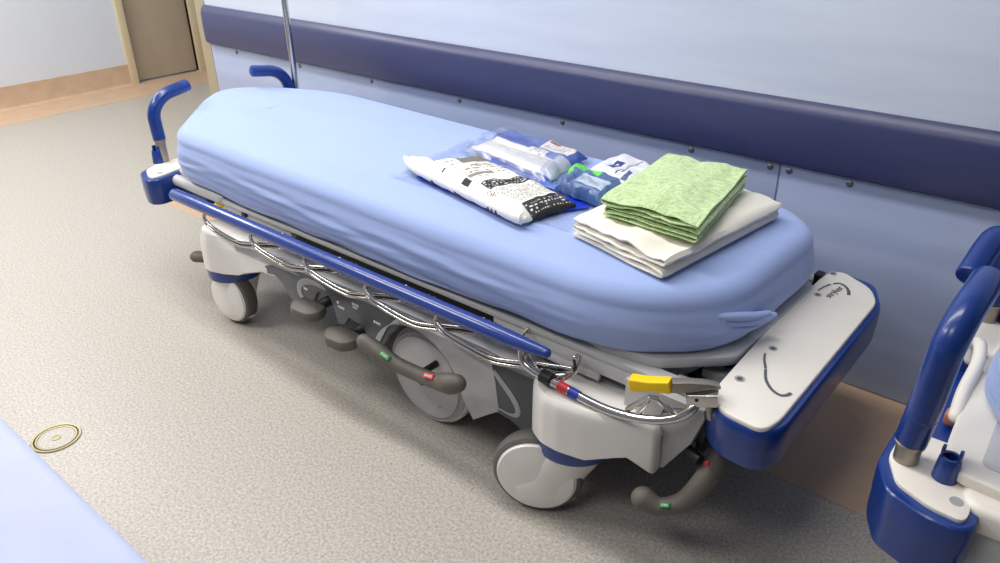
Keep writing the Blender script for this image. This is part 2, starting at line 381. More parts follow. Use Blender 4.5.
def caster(par, stem, wc, axis, r=0.1, ring_r=0.098, zr=0.168):
    """stem=(x,y) of the swivel ring, wc=wheel centre, axis towards the visible cover"""
    A = Vector((axis[0], axis[1], 0)).normalized()
    c = Vector(wc)
    fork = MB().lathe([(ring_r*0.93, 0.150), (ring_r*0.95, 0.178), (ring_r*0.6, 0.182), (0.02, 0.182)], (stem[0], stem[1], 0), (0, 0, 1), 40)
    rg = MB().lathe([(ring_r*0.9, zr), (ring_r*0.98, zr+0.004), (ring_r, zr+0.016), (ring_r*0.99, zr+0.046), (ring_r*0.9, zr+0.049)], (stem[0], stem[1], 0), (0, 0, 1), 48)
    hous = empty_part('caster', (stem[0], stem[1], 0), par)
    rg.build('swivel_ring', 'blue', hous, label='blue swivel ring')
    # tyre
    ty = [(r*0.80, -0.025), (r*0.90, -0.025), (r*0.965, -0.019), (r, -0.006), (r, 0.006), (r*0.965, 0.019), (r*0.90, 0.025), (r*0.80, 0.025)]
    MB().lathe(ty, c, A, 56).build('tyre', 'tyre', hous, label='grey rubber tyre')
    # cover shell: disc with dome, extended upward into the neck under the ring
    for s in (1, -1):
        prof = [(r*0.86, 0.0235*s), (r*0.855, 0.027*s), (r*0.83, 0.031*s), (r*0.6, 0.036*s), (r*0.3, 0.039*s), (0.0, 0.040*s)]
        MB().lathe([(r*0.875, 0.021*s), (r*0.875, 0.0255*s), (r*0.84, 0.0265*s)], c, A, 56).build('rim_ring', 'white', hous)
        MB().lathe([(0.0, 0.015*s)]+prof, c, A, 56).build('wheel_cover', 'white', hous)
    # neck: loft from ring circle down to a slab around the wheel
    U = Vector((-A.y, A.x, 0)); n = 40; vs = []; lv = 9
    for i in range(lv):
        t = i/(lv-1); z = (zr+0.012)*(1-t)+(r*0.40)*t
        cc = Vector((stem[0], stem[1], 0)).lerp(Vector((c.x, c.y, 0)), min(1, t*1.3))
        hw = (ring_r*0.93)*(1-t)+(r*0.85)*t; ht = (ring_r*0.93)*(1-t)**1.6+(0.039)*(1-(1-t)**1.6)
        for k in range(n):
            a = 2*PI*k/n; p = cc+U*math.cos(a)*hw+A*math.sin(a)*ht; vs.append((p.x, p.y, z))
    fs = [(i*n+k, i*n+(k+1) % n, (i+1)*n+(k+1) % n, (i+1)*n+k) for i in range(lv-1) for k in range(n)]
    fs += [tuple(range(n)), tuple((lv-1)*n+k for k in range(n))[::-1]]
    MB().add(vs, fs).build('caster_fork', 'white', hous)
    return hous

def empty_part(name, loc, parent):
    o = bpy.data.objects.new(name, None); COL.objects.link(o); o.parent = parent; o.empty_display_size = 0.05
    o.location = Vector(loc)-Vector(parent['_w']); o['_w'] = tuple(loc); return o

# ---------------------------------------------------------------- fitted sheet over a mattress
def sheet_mesh(outline, axis0, axis1, ztop, zbot, bulge, amp, seed, er=0.038, N=420):
    """outline: plan polygon; ztop(x), zbot(x,y); axis0/1: ends of the centre segment"""
    # resample outline evenly
    P = [Vector((p[0], p[1])) for p in outline]; L = [0]
    for i in range(len(P)): L.append(L[-1]+(P[(i+1) % len(P)]-P[i]).length)
    tot = L[-1]; pts = []
    j = 0
    for k in range(N):
        s_ = tot*k/N
        while L[j+1] < s_: j += 1
        t = (s_-L[j])/(L[j+1]-L[j]); pts.append(P[j].lerp(P[(j+1) % len(P)], t))
    nr = []
    for k in range(N):
        d = pts[(k+2) % N]-pts[k-2]; nv = Vector((d.y, -d.x)).normalized(); nr.append(nv)
    a0 = Vector(axis0); a1 = Vector(axis1); cen = (a0+a1)/2
    if sum(nr[k].dot(pts[k]-cen) for k in range(N)) < 0: nr = [-q for q in nr]
    # smooth normals
    for _ in range(6): nr = [((nr[k-1]+nr[k]*2+nr[(k+1) % N])/4).normalized() for k in range(N)]
    prof = []                                    # (offset outward, kind, t)
    for t in (0.0, 0.5): prof.append(('under', t))
    for i in range(22): prof.append(('side', i/21))
    for i in range(1, 8): prof.append(('edge', i/7*PI/2))
    for i in range(1, 19): prof.append(('top', i/18))
    vs = []
    for kind, t in prof:
        for k in range(N):
            p = pts[k]; q = nr[k]; zt = ztop(p.x); zb = zbot(p.x, p.y)
            if kind == 'under':
                o = p-q*(0.014+0.030*(1-t)); z = zb+0.002+(max(0.474, zb)-zb)*(1-t)
            elif kind == 'side':
                z = zb+(zt-er-zb)*t; o = p+q*(bulge*math.sin(PI*min(1, t*0.9+0.12)) - 0.010*(1-t)**3)
            elif kind == 'edge':
                z = zt-er+er*math.sin(t); o = p-q*er*(1-math.cos(t))+q*bulge*math.sin(PI*0.98)*(1-t/1.6)
            else:
                b = p-q*er
                d = a1-a0; u = max(0, min(1, (b-a0).dot(d)/d.dot(d))); c = a0+d*u
                o = b.lerp(c, t); z = zt+0.004*math.sin(PI*t*0.5)
            # wrinkles on the sides, running along the length and slanting a little
            if kind in ('side', 'edge', 'under'):
                f = {'side': math.sin(PI*min(1, 0.25+t*0.85))**0.8 if t < 1 else 0.3, 'edge': max(0, 0.35*(1-t/1.2)), 'under': 0.4}[kind]
                f = max(f, 0.0)
                sl = o.x*0.9+o.y*0.9
                w1 = noise.noise(Vector((sl*1.6+seed, z*42+sl*2.6, seed)))
                w2 = noise.noise(Vector((sl*4.5, z*85-sl*5.0, seed+9)))
                lo_ = 1.0 if o.x < -1.3 else max(0.22, 1.0-(o.x+1.3)*1.5)
                if seed > 10: lo_ = 1
                o = o+q*amp*f*lo_*(w1*1.3+w2*0.8)
                if kind == 'side' and t < 0.1 or kind == 'under': z += 0.006*noise.noise(Vector((sl*7, 3, seed)))
            else:
                z += 0.0012*noise.noise(Vector((o.x*6, o.y*9, seed)))
            vs.append((o.x, o.y, z))
    m = len(prof)
    fs = [(i*N+k, i*N+(k+1) % N, (i+1)*N+(k+1) % N, (i+1)*N+k) for i in range(m-1) for k in range(N)]
    fs.append(tuple(range(N))[::-1])
    mb = MB().add(vs, fs)
    bm = bmesh.new(); me = bpy.data.meshes.new('t'); me.from_pydata(mb.v, [], mb.f); bm.from_mesh(me)
    bmesh.ops.remove_doubles(bm, verts=bm.verts[:], dist=0.0004); bpy.data.meshes.remove(me)
    return MB().frombm(bm)

# ================================================================ THE STRETCHER
bed = empty('hospital_stretcher', (-1.6, YC, 0), 'white and blue wheeled stretcher under the fitted sheet, alongside the blue wall', 'stretcher')
B = bed
# --- litter deck
deck = [(-2.60, 1.29), (-2.45, 1.31), (-0.95, 1.31), (-0.79, 1.275), (-0.655, 1.292), (-0.530, 1.41), (-0.522, 1.84), (-0.635, 1.93), (-0.79, 1.948), (-0.95, 1.90), (-2.45, 1.90), (-2.60, 1.93), (-2.84, 1.72), (-2.84, 1.49)]
MB().prism(round_poly(deck, 0.02), 'xy', 0.440, 0.4645, 0.004).build('litter_deck', 'lgrey', B)
MB().prism([(-2.50, 1.30), (-0.80, 1.30), (-0.63, 1.36), (-0.60, 1.44), (-0.60, 1.77), (-0.63, 1.85), (-0.80, 1.91), (-2.50, 1.91)], 'xy', 0.395, 0.444, 0.004).build('deck_box', 'lgrey', B)
# litter side beams with tall plates at both ends
for near in (True, False):
    f = (lambda p: p) if near else mir
    def bx(a, b, bev=0.003):
        a2, b2 = f(a), f(b); return (tuple(min(a2[i], b2[i]) for i in range(3)), tuple(max(a2[i], b2[i]) for i in range(3)), bev)
    mb = MB(); mb.box(*bx((-2.58, 1.262, 0.424), (-0.52, 1.30, 0.441)))
    mb.box(*bx((-1.10, 1.266, 0.385), (-0.50, 1.292, 0.428))); mb.box(*bx((-2.30, 1.272, 0.392), (-1.93, 1.295, 0.43)))
    mb.box(*bx((-2.46, 1.272, 0.40), (-2.42, 1.29, 0.43))); mb.box(*bx((-1.0, 1.255, 0.373), (-0.78, 1.268, 0.388)))
    mb.build('litter_beam', 'lgrey', B)
    MB().tube([f((-2.63, 1.275, 0.436)), f((-2.30, 1.275, 0.436))], 0.020, 18, 'round').build('beam_tube', 'lgrey', B)
    MB().box(*bx((-1.95, 1.30, 0.37), (-1.08, 1.325, 0.44))).build('beam_void_shade', 'under', B)  # dark plate standing in for the shadowed void below the beam lip
for p in [(-2.17, 1.262, 0.415), (-0.70, 1.262, 0.408), (-0.655, 1.262, 0.415)]:
    MB().lathe([(0, 0), (0.006 if p[0] > -2 else 0.011, 0), (0.006 if p[0] > -2 else 0.011, 0.010), (0, 0.010)], p, (0, 1, 0), 16).build('beam_hole', 'black', B)
# hooks hanging off the beam
for hx in (-0.988, -0.640):
    z0 = 0.425
    MB().tube(smooth_path([(hx, 1.252, z0), (hx-0.004, 1.243, z0-0.015), (hx, 1.243, z0-0.045), (hx+0.012, 1.243, z0-0.058)]), 0.0035, 10, 'round').lathe([(0, 0), (0.008, 0), (0.008, 0.004), (0, 0.004)], (hx, 1.262, z0+0.003), (0, -1, 0), 14).build('bag_hook', 'chrome', B)
# --- lift mechanism under the deck
ug = MB().box((-2.15, 1.36, 0.30), (-0.85, 1.85, 0.40), 0.01).box((-2.45, 1.42, 0.36), (-0.58, 1.50, 0.41), 0.005).box((-2.45, 1.71, 0.36), (-0.58, 1.79, 0.41), 0.005)
ug.box((-0.62, 1.40, 0.20), (-0.50, 1.81, 0.40), 0.01)
ug.box((-2.2, 1.45, 0.12), (-0.7, 1.76, 0.30), 0.02)
ug.build('lift_frame', 'under', B)
# --- base hood (top lid)
lid = []
st = [(-2.34, 1.26, 0.315), (-2.28, 1.205, 0.335), (-2.0, 1.205, 0.350), (-1.5, 1.225, 0.352), (-1.1, 1.225, 0.352), (-0.92, 1.21, 0.352), (-0.60, 1.235, 0.352), (-0.54, 1.28, 0.35)]
vs = []
for x, y, z in st:
    h = z
    vs += [(x, y, h-0.03), (x, y+0.004, h-0.004), (x, y+0.012, h), (x, y+0.12, h+0.012), (x, YC, h+0.014), (x, 2*YC-y-0.12, h+0.012), (x, 2*YC-y-0.012, h), (x, 2*YC-y-0.004, h-0.004), (x, 2*YC-y, h-0.03)]
n = 9; fs = [(i*n+j, i*n+j+1, (i+1)*n+j+1, (i+1)*n+j) for i in range(len(st)-1) for j in range(n-1)]
fs += [(i*n+8, i*n, (i+1)*n, (i+1)*n+8) for i in range(len(st)-1)]+[tuple(range(n))[::-1], tuple((len(st)-1)*n+j for j in range(n))]
MB().add(vs, fs).build('base_lid', 'lidgrey', B)
# --- side skirts: white housings over the castors, slate panels and the wheel arch between them
def skirt(near):
    f = (lambda p: p) if near else mir
    s = 1 if near else -1
    def Y(y): return y if near else 2*YC-y
    # slate pedal panel, plan y = 1.215
    pts = [(-2.07, 0.262), (-2.035, 0.290), (-1.99, 0.306), (-1.90, 0.333), (-1.80, 0.338), (-1.36, 0.338), (-1.39, 0.31), (-1.44, 0.26), (-1.47, 0.21), (-1.505, 0.19),
           (-1.52, 0.218), (-1.565, 0.252), (-1.61, 0.255), (-1.635, 0.222), (-1.665, 0.216), (-1.675, 0.262), (-1.69, 0.295), (-1.72, 0.305), (-1.75, 0.29), (-1.775, 0.25),
           (-1.80, 0.226), (-1.865, 0.205), (-1.895, 0.225), (-1.925, 0.266), (-1.965, 0.281)]
    sk = MB().prism([(x, z) for x, z in pts], 'xz', Y(1.212), Y(1.228), 0.0015).build('pedal_panel', 'mgrey', B, label='slate grey panel behind the pump pedals')
    if near:
        # pale oval swoosh round the first pedal
        ar = []
        for i in range(26):
            a = math.radians(62+i*8.6); ar.append((-1.745+0.092*math.cos(a), 1.2105, 0.272+0.050*math.sin(a)))
        MB().tube(ar, [0.004+0.0075*math.sin(PI*i/25)**0.7 for i in range(26)], 10, 'flat', (1, 0.12, 1)).build('swoosh', 'swoosh', sk)
        for (tx, tz, ln) in [(-1.812, 0.286, 2), (-1.655, 0.292, 1), (-1.652, 0.279, 3), (-1.585, 0.312, 3), (-1.583, 0.302, 2), (-1.497, 0.285, 3)]:
            m_ = MB()
            for q in range(ln): m_.box((tx+q*0.010, 1.2105, tz-0.0035), (tx+q*0.010+0.007, 1.2125, tz+0.0035))
            m_.build('pedal_marking', 'inkwhite', sk)
    # wheel arch (pale grey), arch shape over big wheel
    arch = [(-1.505, 0.19), (-1.47, 0.24), (-1.44, 0.29), (-1.405, 0.325), (-1.36, 0.344), (-1.06, 0.344), (-1.045, 0.28), (-1.035, 0.195), (-1.075, 0.165), (-1.125, 0.125)]
    inner = [(-1.333+0.176*math.cos(math.radians(a)), 0.150+0.176*math.sin(math.radians(a))) for a in range(8, 166, 9)]
    MB().prism(arch+inner, 'xz', Y(1.206), Y(1.226), 0.003).build('wheel_arch', 'greyw', B)
    # dark end panel with swoosh
    p2 = [(-1.068, 0.338), (-0.915, 0.340), (-0.925, 0.16), (-0.945, 0.165), (-1.00, 0.185), (-1.045, 0.188), (-1.055, 0.25)]
    ep = MB().prism(p2, 'xz', Y(1.208), Y(1.228), 0.002).build('end_panel', 'dgrey', B, label='dark slate panel with a pale grey loop')
    if near:
        lp = [(-1.052, 0.312), (-1.025, 0.288), (-0.992, 0.258), (-0.975, 0.232), (-0.978, 0.212), (-1.0, 0.203), (-1.045, 0.206)]
        pp = smooth_path([(a, 1.207, b) for a, b in lp], 6)
        MB().tube(pp, [0.0035+0.006*math.sin(PI*min(1, i/(len(pp)-1)+0.15)) for i in range(len(pp))], 10, 'flat', (1, 0.12, 1)).build('swoosh', 'swoosh', ep)
    # right housing over the castor: rounded prow
    def loft(plan, levels, name, m):
        pl = round_poly([(x, Y(y)) for x, y in plan], 0.012, 4); n = len(pl)
        vs = []
        for fn in levels:
            for p in pl: vs.append(fn(p[0], p[1]))
        fs = [(i*n+j, i*n+(j+1) % n, (i+1)*n+(j+1) % n, (i+1)*n+j) for i in range(len(levels)-1) for j in range(n)]
        fs += [tuple(range(n))[::-1], tuple((len(levels)-1)*n+j for j in range(n))]
        return MB().add(vs, fs).build(name, m, B)
    cx, cy = -0.83, 1.25
    plan = [(cx+0.108*math.cos(math.radians(a)), cy+0.108*math.sin(math.radians(a))) for a in (150, 180, 205, 230, 255, 280)]+[(-0.755, 1.155), (-0.66, 1.185), (-0.602, 1.205), (-0.598, 1.215), (-0.60, 1.25), (-0.62, 1.34), (-0.86, 1.34)]
    def zb(x):
        if x < -0.74: return 0.228
        t = (x+0.74)/0.14
        return 0.228+0.045*math.sin(min(t, 1)*PI*0.5) if t < 0.62 else 0.265-max(0, (t-0.62))*0.08
    k0 = lambda k, z: (lambda x, y: (cx+(x-cx)*k, Y(cy)+(y-Y(cy))*k, z))
    loft(plan, [lambda x, y: (x, y, zb(x) if abs(y-YC) > 0.34 else 0.285), lambda x, y: (x, y, (zb(x) if abs(y-YC) > 0.34 else 0.285)+0.012), k0(0.99, 0.30), k0(0.985, 0.328), k0(0.97, 0.342), k0(0.94, 0.351), k0(0.88, 0.357)], 'caster_housing', 'white')
    # left housing
    cx, cy = -2.285, 1.265
    plan = [(cx+0.10*math.cos(math.radians(a)), cy+0.10*math.sin(math.radians(a))) for a in (120, 160, 200, 225, 250, 275, 300)]+[(-2.15, 1.205), (-2.02, 1.21), (-1.93, 1.22), (-1.93, 1.38), (-2.2, 1.40)]
    def zb2(x):
        if x < -2.19: return 0.213
        t = min(1, (x+2.19)/0.13); return 0.213+0.060*t*t*(3-2*t)
    loft(plan, [lambda x, y: (x, y, zb2(x)), lambda x, y: (x, y, zb2(x)+0.02), k0(0.99, 0.295), k0(0.97, 0.315), k0(0.86, 0.345), k0(0.5, 0.356)], 'caster_housing', 'white')
for near in (True, False): skirt(near)
# grey end fairing behind the front housing
for ya, yb in ((1.238, 1.262), (1.948, 1.972)):
    MB().prism([(-0.600, 0.235), (-0.592, 0.235), (-0.535, 0.33), (-0.512, 0.405), (-0.515, 0.425), (-0.70, 0.425), (-0.70, 0.35), (-0.600, 0.33)], 'xz', ya, yb, 0.003).build('end_fairing', 'greyw', B)
# printed badge on the fairing
bd = MB().tube([(-0.608, 1.2375, 0.372), (-0.556, 1.2375, 0.392), (-0.552, 1.2375, 0.414), (-0.602, 1.2375, 0.394), (-0.608, 1.2375, 0.372)], 0.0012, 6)
bd.build('badge_outline', 'ink', B)
tm = text_mb('AMBULATORIO', 0.0085, (-0.579, 1.2374, 0.393), (0.93, 0, 0.37), (0, 0, 1)); tm.build('badge_lettering', 'ink', B)
# --- castors
caster(B, (-0.83, 1.25), (-0.885, 1.175, 0.112), (0.42, -0.90), r=0.112, ring_r=0.102, zr=0.182)
caster(B, (-2.285, 1.265), (-2.262, 1.228, 0.1), (0.10, -1.0), ring_r=0.094)
caster(B, (-0.83, 1.96), (-0.87, 1.93, 0.1), (0.4, -0.9))
caster(B, (-2.285, 1.945), (-2.262, 1.975, 0.1), (-0.3, -0.95), ring_r=0.092)
# --- big steering wheel in the middle
bw = empty_part('steering_wheel', (-1.333, 1.27, 0.15), B)
c = (-1.333, 1.27, 0.150)
MB().lathe([(0.13, 0.016), (0.143, 0.018), (0.149, 0.010), (0.150, -0.01), (0.143, -0.022), (0.12, -0.022)], c, (0, -1, 0), 64).build('tyre', 'white', bw)
MB().lathe([(0, 0.0), (0.142, 0.014), (0.142, 0.022), (0.136, 0.026), (0.134, 0.021), (0.128, 0.023), (0.125, 0.030), (0.08, 0.036), (0, 0.038)], c, (0, -1, 0), 64).build('wheel_cover', 'greyw', bw)
MB().lathe([(0, 0), (0.018, 0), (0.016, 0.012), (0, 0.013)], (-1.333, 1.235, 0.150), (0, -1, 0), 24).build('hub', 'black', bw)
MB().tube(smooth_path([(-1.325, 1.2345, 0.098), (-1.300, 1.2355, 0.083), (-1.272, 1.2365, 0.078)]), 0.0016, 6).build('wheel_marking', 'ink', bw)

# --- pedals
def pedal(path, rr, tips, name='pedal', sq=(1, 1, 0.62), mt='rubber'):
    sp = smooth_path(path, 7); m = len(sp)
    def interp(t):
        x = t*(len(rr)-1); i = min(int(x), len(rr)-2); return rr[i]+(rr[i+1]-rr[i])*(x-i)
    return MB().tube(sp, [interp(i/(m-1)) for i in range(m)], 20, 'round', sq).build(name, mt, B)
# rocking steer and brake bar
bar = pedal([(-1.452, 1.14, 0.268), (-1.405, 1.145, 0.252), (-1.345, 1.15, 0.238), (-1.27, 1.155, 0.236), (-1.20, 1.15, 0.247), (-1.145, 1.145, 0.266), (-1.120, 1.145, 0.278)],
            [0.028, 0.031, 0.025, 0.024, 0.025, 0.033, 0.028], None, 'brake_bar', (1, 0.8, 0.85))
def tagbox(cx, cy, cz, ang, m, name, txt, par, w_=0.036, h_=0.013, tilt=0.9):
    ux = Vector((math.cos(ang), 0, math.sin(ang))); nz = Vector((0, -math.sin(tilt), math.cos(tilt))); uy = nz.cross(ux).normalized(); nz = ux.cross(uy)
    o = Vector((cx, cy, cz)); mb = MB()
    vs = [o+ux*a*w_/2+uy*b*h_/2+nz*k for k in (-0.004, 0.001) for a, b in ((-1, -1), (1, -1), (1, 1), (-1, 1))]
    mb.add(vs, [(0, 1, 2, 3), (4, 5, 6, 7), (0, 1, 5, 4), (1, 2, 6, 5), (2, 3, 7, 6), (3, 0, 4, 7)])
    t = mb.build(name, m, par)
    text_mb(txt, h_*0.72, o+nz*0.0014, ux, uy).build('tag_lettering', 'inkwhite', par)
tagbox(-1.370, 1.133, 0.264, -0.20, 'green', 'green_tag', 'STEER', bar, tilt=0.75)
tagbox(-1.207, 1.134, 0.268, 0.2, 'red', 'red_tag', 'BRAKE', bar, tilt=0.75)
MB().tube([(-1.28, 1.165, 0.222), (-1.28, 1.236, 0.222)], 0.010, 14).build('bar_pivot', 'black', B)
# two pump pedals
for (px, py, pz) in ((-1.722, 1.150, 0.276), (-1.575, 1.150, 0.236)):
    mb = MB(); pl = round_poly([(px-0.062, py+0.012), (px-0.055, py-0.018), (px-0.02, py-0.042), (px+0.045, py-0.036), (px+0.066, py-0.004), (px+0.055, py+0.035), (px-0.03, py+0.035)], 0.015)
    n = len(pl); vs = []
    for k, h in [(0.72, -0.028), (0.9, -0.022), (1.0, -0.010), (1.0, 0.0), (0.93, 0.008), (0.6, 0.014), (0.2, 0.016)]:
        vs += [(px+(p[0]-px)*k, py+(p[1]-py)*k, pz+h) for p in pl]
    fs = [(i*n+j, i*n+(j+1) % n, (i+1)*n+(j+1) % n, (i+1)*n+j) for i in range(6) for j in range(n)]
    fs += [tuple(range(n))[::-1], tuple(6*n+j for j in range(n))]
    pd = mb.add(vs, fs).build('pump_pedal', 'rubber', B)
    for q in range(9):
        MB().tube([(px-0.040+q*0.010, py-0.028, pz+0.0085), (px-0.040+q*0.010, py+0.005, pz+0.0125), (px-0.040+q*0.010, py+0.026, pz+0.0100)], 0.0014, 6).build('grip_rib', 'rubber', pd)
    MB().tube([(px+0.01, py+0.03, pz-0.006), (px+0.03, py+0.14, pz+0.01)], 0.016, 14).build('pedal_arm', 'black', B)
# far-left pedal knob
pedal([(-2.36, 1.34, 0.185), (-2.45, 1.262, 0.178), (-2.495, 1.238, 0.175)], [0.016, 0.022, 0.023], None, 'end_pedal', (1, 1, 0.9))
# right pedal on its bracket
pr = pedal([(-0.470, 1.34, 0.350), (-0.478, 1.29, 0.315), (-0.490, 1.24, 0.265), (-0.515, 1.20, 0.215), (-0.555, 1.175, 0.192), (-0.592, 1.165, 0.200)],
           [0.018, 0.022, 0.025, 0.022, 0.021, 0.028], None, 'end_pedal', (1, 1, 0.9))
tagbox(-0.540, 1.160, 0.216, 0.5, 'green', 'green_tag', 'STEER', pr, 0.024, 0.009, 0.7)
MB().tube([(-0.60, 1.27, 0.305), (-0.51, 1.24, 0.300)], 0.012, 14).lathe([(0.009, 0), (0.009, 0.02)], (-0.615, 1.275, 0.307), (0.95, -0.2, 0), 12).build('pedal_rod', 'black', B)
MB().lathe([(0, 0), (0.006, 0), (0.005, 0.006), (0, 0.006)], (-0.487, 1.225, 0.315), (0.2, -1, 0), 12).build('red_dot', 'red', B)
# --- folded side rail: blue top tube and chrome hoops
pth = [(-2.413+i*0.1, 1.17, 0.455) for i in range(14)]+[(-1.02, 1.17, 0.455), (-0.96, 1.17, 0.455), (-0.91, 1.172, 0.455), (-0.868, 1.174, 0.455)]
rr = [0.0205]*14+[0.0205, 0.019, 0.0155, 0.0125]
MB().tube(pth, rr, 24, 'round').build('side_rail', 'bluerail', B, label='long blue folded side rail')
for i, hx in enumerate((-2.262, -2.000, -1.735, -1.468, -1.203)):
    for d_, dz in ((0, 0), (0.0, 0.013)):
        y0 = 1.186
        p = [(hx-0.004, y0+0.012, 0.452), (hx-0.016, y0, 0.415), (hx-0.013+d_, y0-0.003, 0.388+dz), (hx+0.03, y0-0.003, 0.369+dz), (hx+0.15, y0-0.001, 0.355+dz), (hx+0.215, y0+0.006, 0.362+dz), (hx+0.29, y0+0.022, 0.377+dz), (hx+0.355, y0+0.03, 0.39+dz), (hx+0.385, y0+0.03, 0.415), (hx+0.39, y0+0.02, 0.45)]
        MB().tube(smooth_path(p, 5), 0.0048, 12, 'round').build('rail_hoop', 'chrome', B)
    p = [(a, b+0.003, c-0.0065) if 1 < q < 8 else (a, b, c-0.004) for q, (a, b, c) in enumerate(p)]
    MB().tube(smooth_path(p, 5), 0.0044, 10, 'round').build('hoop_gap_shade', 'black', B)  # black tube painting in the dark gap between the paired chrome tubes
for bx_ in (-1.93, -1.62, -1.31, -1.10):
    MB().tube(smooth_path([(bx_, 1.255, 0.412), (bx_-0.002, 1.230, 0.412), (bx_, 1.19, 0.442)]), 0.006, 10).tube(smooth_path([(bx_+0.018, 1.255, 0.412), (bx_+0.018, 1.230, 0.412), (bx_+0.018, 1.19, 0.442)]), 0.006, 10).build('rail_bracket', 'steel', B)
lr = [(-0.945, 1.195, 0.440), (-0.946, 1.188, 0.408), (-0.925, 1.185, 0.388), (-0.84, 1.185, 0.376), (-0.73, 1.185, 0.368), (-0.66, 1.187, 0.375), (-0.60, 1.190, 0.392), (-0.553, 1.200, 0.415), (-0.530, 1.212, 0.440), (-0.526, 1.236, 0.462)]
MB().tube(smooth_path(lr, 8), 0.0105, 18, 'round').build('rail_end_loop', 'chrome', B)
for dz in (0, 0.015):
    MB().tube(smooth_path([(-0.955+dz*0.6, 1.20, 0.44), (-0.945+dz*0.6, 1.20, 0.40), (-0.90, 1.20, 0.362+dz), (-0.862, 1.205, 0.365+dz), (-0.825-dz*0.4, 1.225, 0.395), (-0.82-dz*0.4, 1.24, 0.435)], 8), 0.0058, 12).build('rail_hoop', 'chrome', B)
MB().lathe([(0.014, -0.016), (0.0165, -0.014), (0.0165, 0.014), (0.014, 0.016)], (-0.872, 1.186, 0.381), (1, 0, -0.12), 20).build('clamp_sleeve', 'black', B)
for (tx, tz, mm, nm) in ((-0.825, 0.3745, 'red', 'red_band'), (-0.795, 0.372, 'tapeblue', 'blue_band')):
    MB().lathe([(0.0108, -0.0135), (0.0116, -0.013), (0.0116, 0.013), (0.0108, 0.0135)], (tx, 1.185, tz), (1, 0, -0.085), 20).build(nm, mm, B)
MB().tube([(-0.640, 1.192, 0.385), (-0.618, 1.197, 0.436), (-0.600, 1.20, 0.440), (-0.548, 1.20, 0.415)], 0.0065, 10).tube([(-0.665, 1.192, 0.386), (-0.618, 1.197, 0.438)], 0.006, 8).build('release_link', 'chrome', B)
# yellow release lever
def obox(p, q, hy, hz0, hz1, bev, prof=None):
    """bevelled bar from p to q, optionally narrowing; prof=[(t, lo, hi)]"""
    p = Vector(p); q = Vector(q); X = (q-p).normalized(); Y = Vector((0, 0, 1)).cross(X).normalized(); Z = X.cross(Y); L = (q-p).length
    prof = prof or [(0, hz0, hz1), (1, hz0, hz1)]
    pts = [(t*L, a) for t, a, b in prof]+[(t*L, b) for t, a, b in prof[::-1]]
    mt = Matrix(((X.x, Y.x, Z.x, p.x), (X.y, Y.y, Z.y, p.y), (X.z, Y.z, Z.z, p.z), (0, 0, 0, 1)))
    return MB().prism(pts, 'xz', -hy, hy, bev, 3, mt)
obox((-0.656, 1.180, 0.466), (-0.573, 1.198, 0.487), 0.014, 0, 0, 0.004, [(0, -0.008, 0.008), (0.05, -0.015, 0.016), (0.5, -0.012, 0.012), (1, -0.014, 0.013)]).build('release_grip', 'yellow', B, label='yellow release lever grip')
obox((-0.574, 1.198, 0.487), (-0.500, 1.262, 0.482), 0.011, 0, 0, 0.002, [(0, -0.013, 0.011), (0.35, -0.012, 0.012), (0.75, -0.003, 0.010), (1, -0.002, 0.004)]).build('release_lever', 'steel', B)
obox((-0.545, 1.215, 0.458), (-0.488, 1.238, 0.470), 0.012, 0, 0, 0.002, [(0, -0.014, 0.014), (1, -0.014, 0.014)]).build('lever_block', 'chrome', B)
MB().lathe([(0, 0), (0.004, 0), (0.004, 0.001), (0, 0.001)], (-0.522, 1.2115, 0.466), (0.3, -1, 0), 14).build('block_hole', 'black', B)
MB().tube([(-0.505, 1.235, 0.455), (-0.500, 1.24, 0.415)], 0.008, 10).build('lever_bolt', 'steel', B)

# --- right-hand end: crosswise bumper with a white lid
par = B
pl = [(-0.528, 1.262), (-0.475, 1.214), (-0.385, 1.208), (-0.358, 1.262), (-0.360, 1.86), (-0.408, 1.970), (-0.515, 1.992), (-0.535, 1.94)]
pl = round_poly(pl, 0.03, 7); n = len(pl); cx = -0.44; cy = YC
lv = [(0.90, 0.972, 0.350), (0.955, 0.988, 0.354), (0.985, 0.996, 0.368), (0.985, 0.996, 0.390), (1.0, 1.0, 0.395), (1.0, 1.0, 0.432), (0.985, 0.996, 0.444), (0.95, 0.99, 0.448)]
vs = [(cx+(p[0]-cx)*a, cy+(p[1]-cy)*b, z) for a, b, z in lv for p in pl]
fs = [(i*n+j, i*n+(j+1) % n, (i+1)*n+(j+1) % n, (i+1)*n+j) for i in range(len(lv)-1) for j in range(n)]+[tuple(range(n))[::-1], tuple((len(lv)-1)*n+j for j in range(n))]
bump = MB().add(vs, fs).build('end_bumper', 'blue', B, label='blue crosswise end bumper')
pl = round_poly([(-0.517, 1.268), (-0.475, 1.222), (-0.385, 1.213), (-0.372, 1.262), (-0.374, 1.86), (-0.408, 1.925), (-0.50, 1.978), (-0.528, 1.93), (-0.531, 1.6)], 0.028, 7)
lid = MB().prism(pl, 'xy', 0.444, 0.458, 0.004, 3).build('bumper_lid', 'white2', B, label='white lid of the end bumper')
zt = 0.4585
for (hx, hy, rr_) in ((-0.486, 1.500, 0.010), (-0.492, 1.345, 0.011), (-0.500, 1.806, 0.009), (-0.511, 1.945, 0.010)):
    MB().lathe([(rr_*0.6, 0), (rr_, 0), (rr_, 0.0015), (rr_*0.6, 0.0005)], (hx, hy, zt-0.0005), (0, 0, 1), 24).build('lid_socket', 'greyw', lid)
    MB().lathe([(0, 0), (rr_*0.6, 0), (rr_*0.6, 0.0008), (0, 0.0008)], (hx, hy, zt), (0, 0, 1), 20).build('socket_hole', 'mgrey', lid)
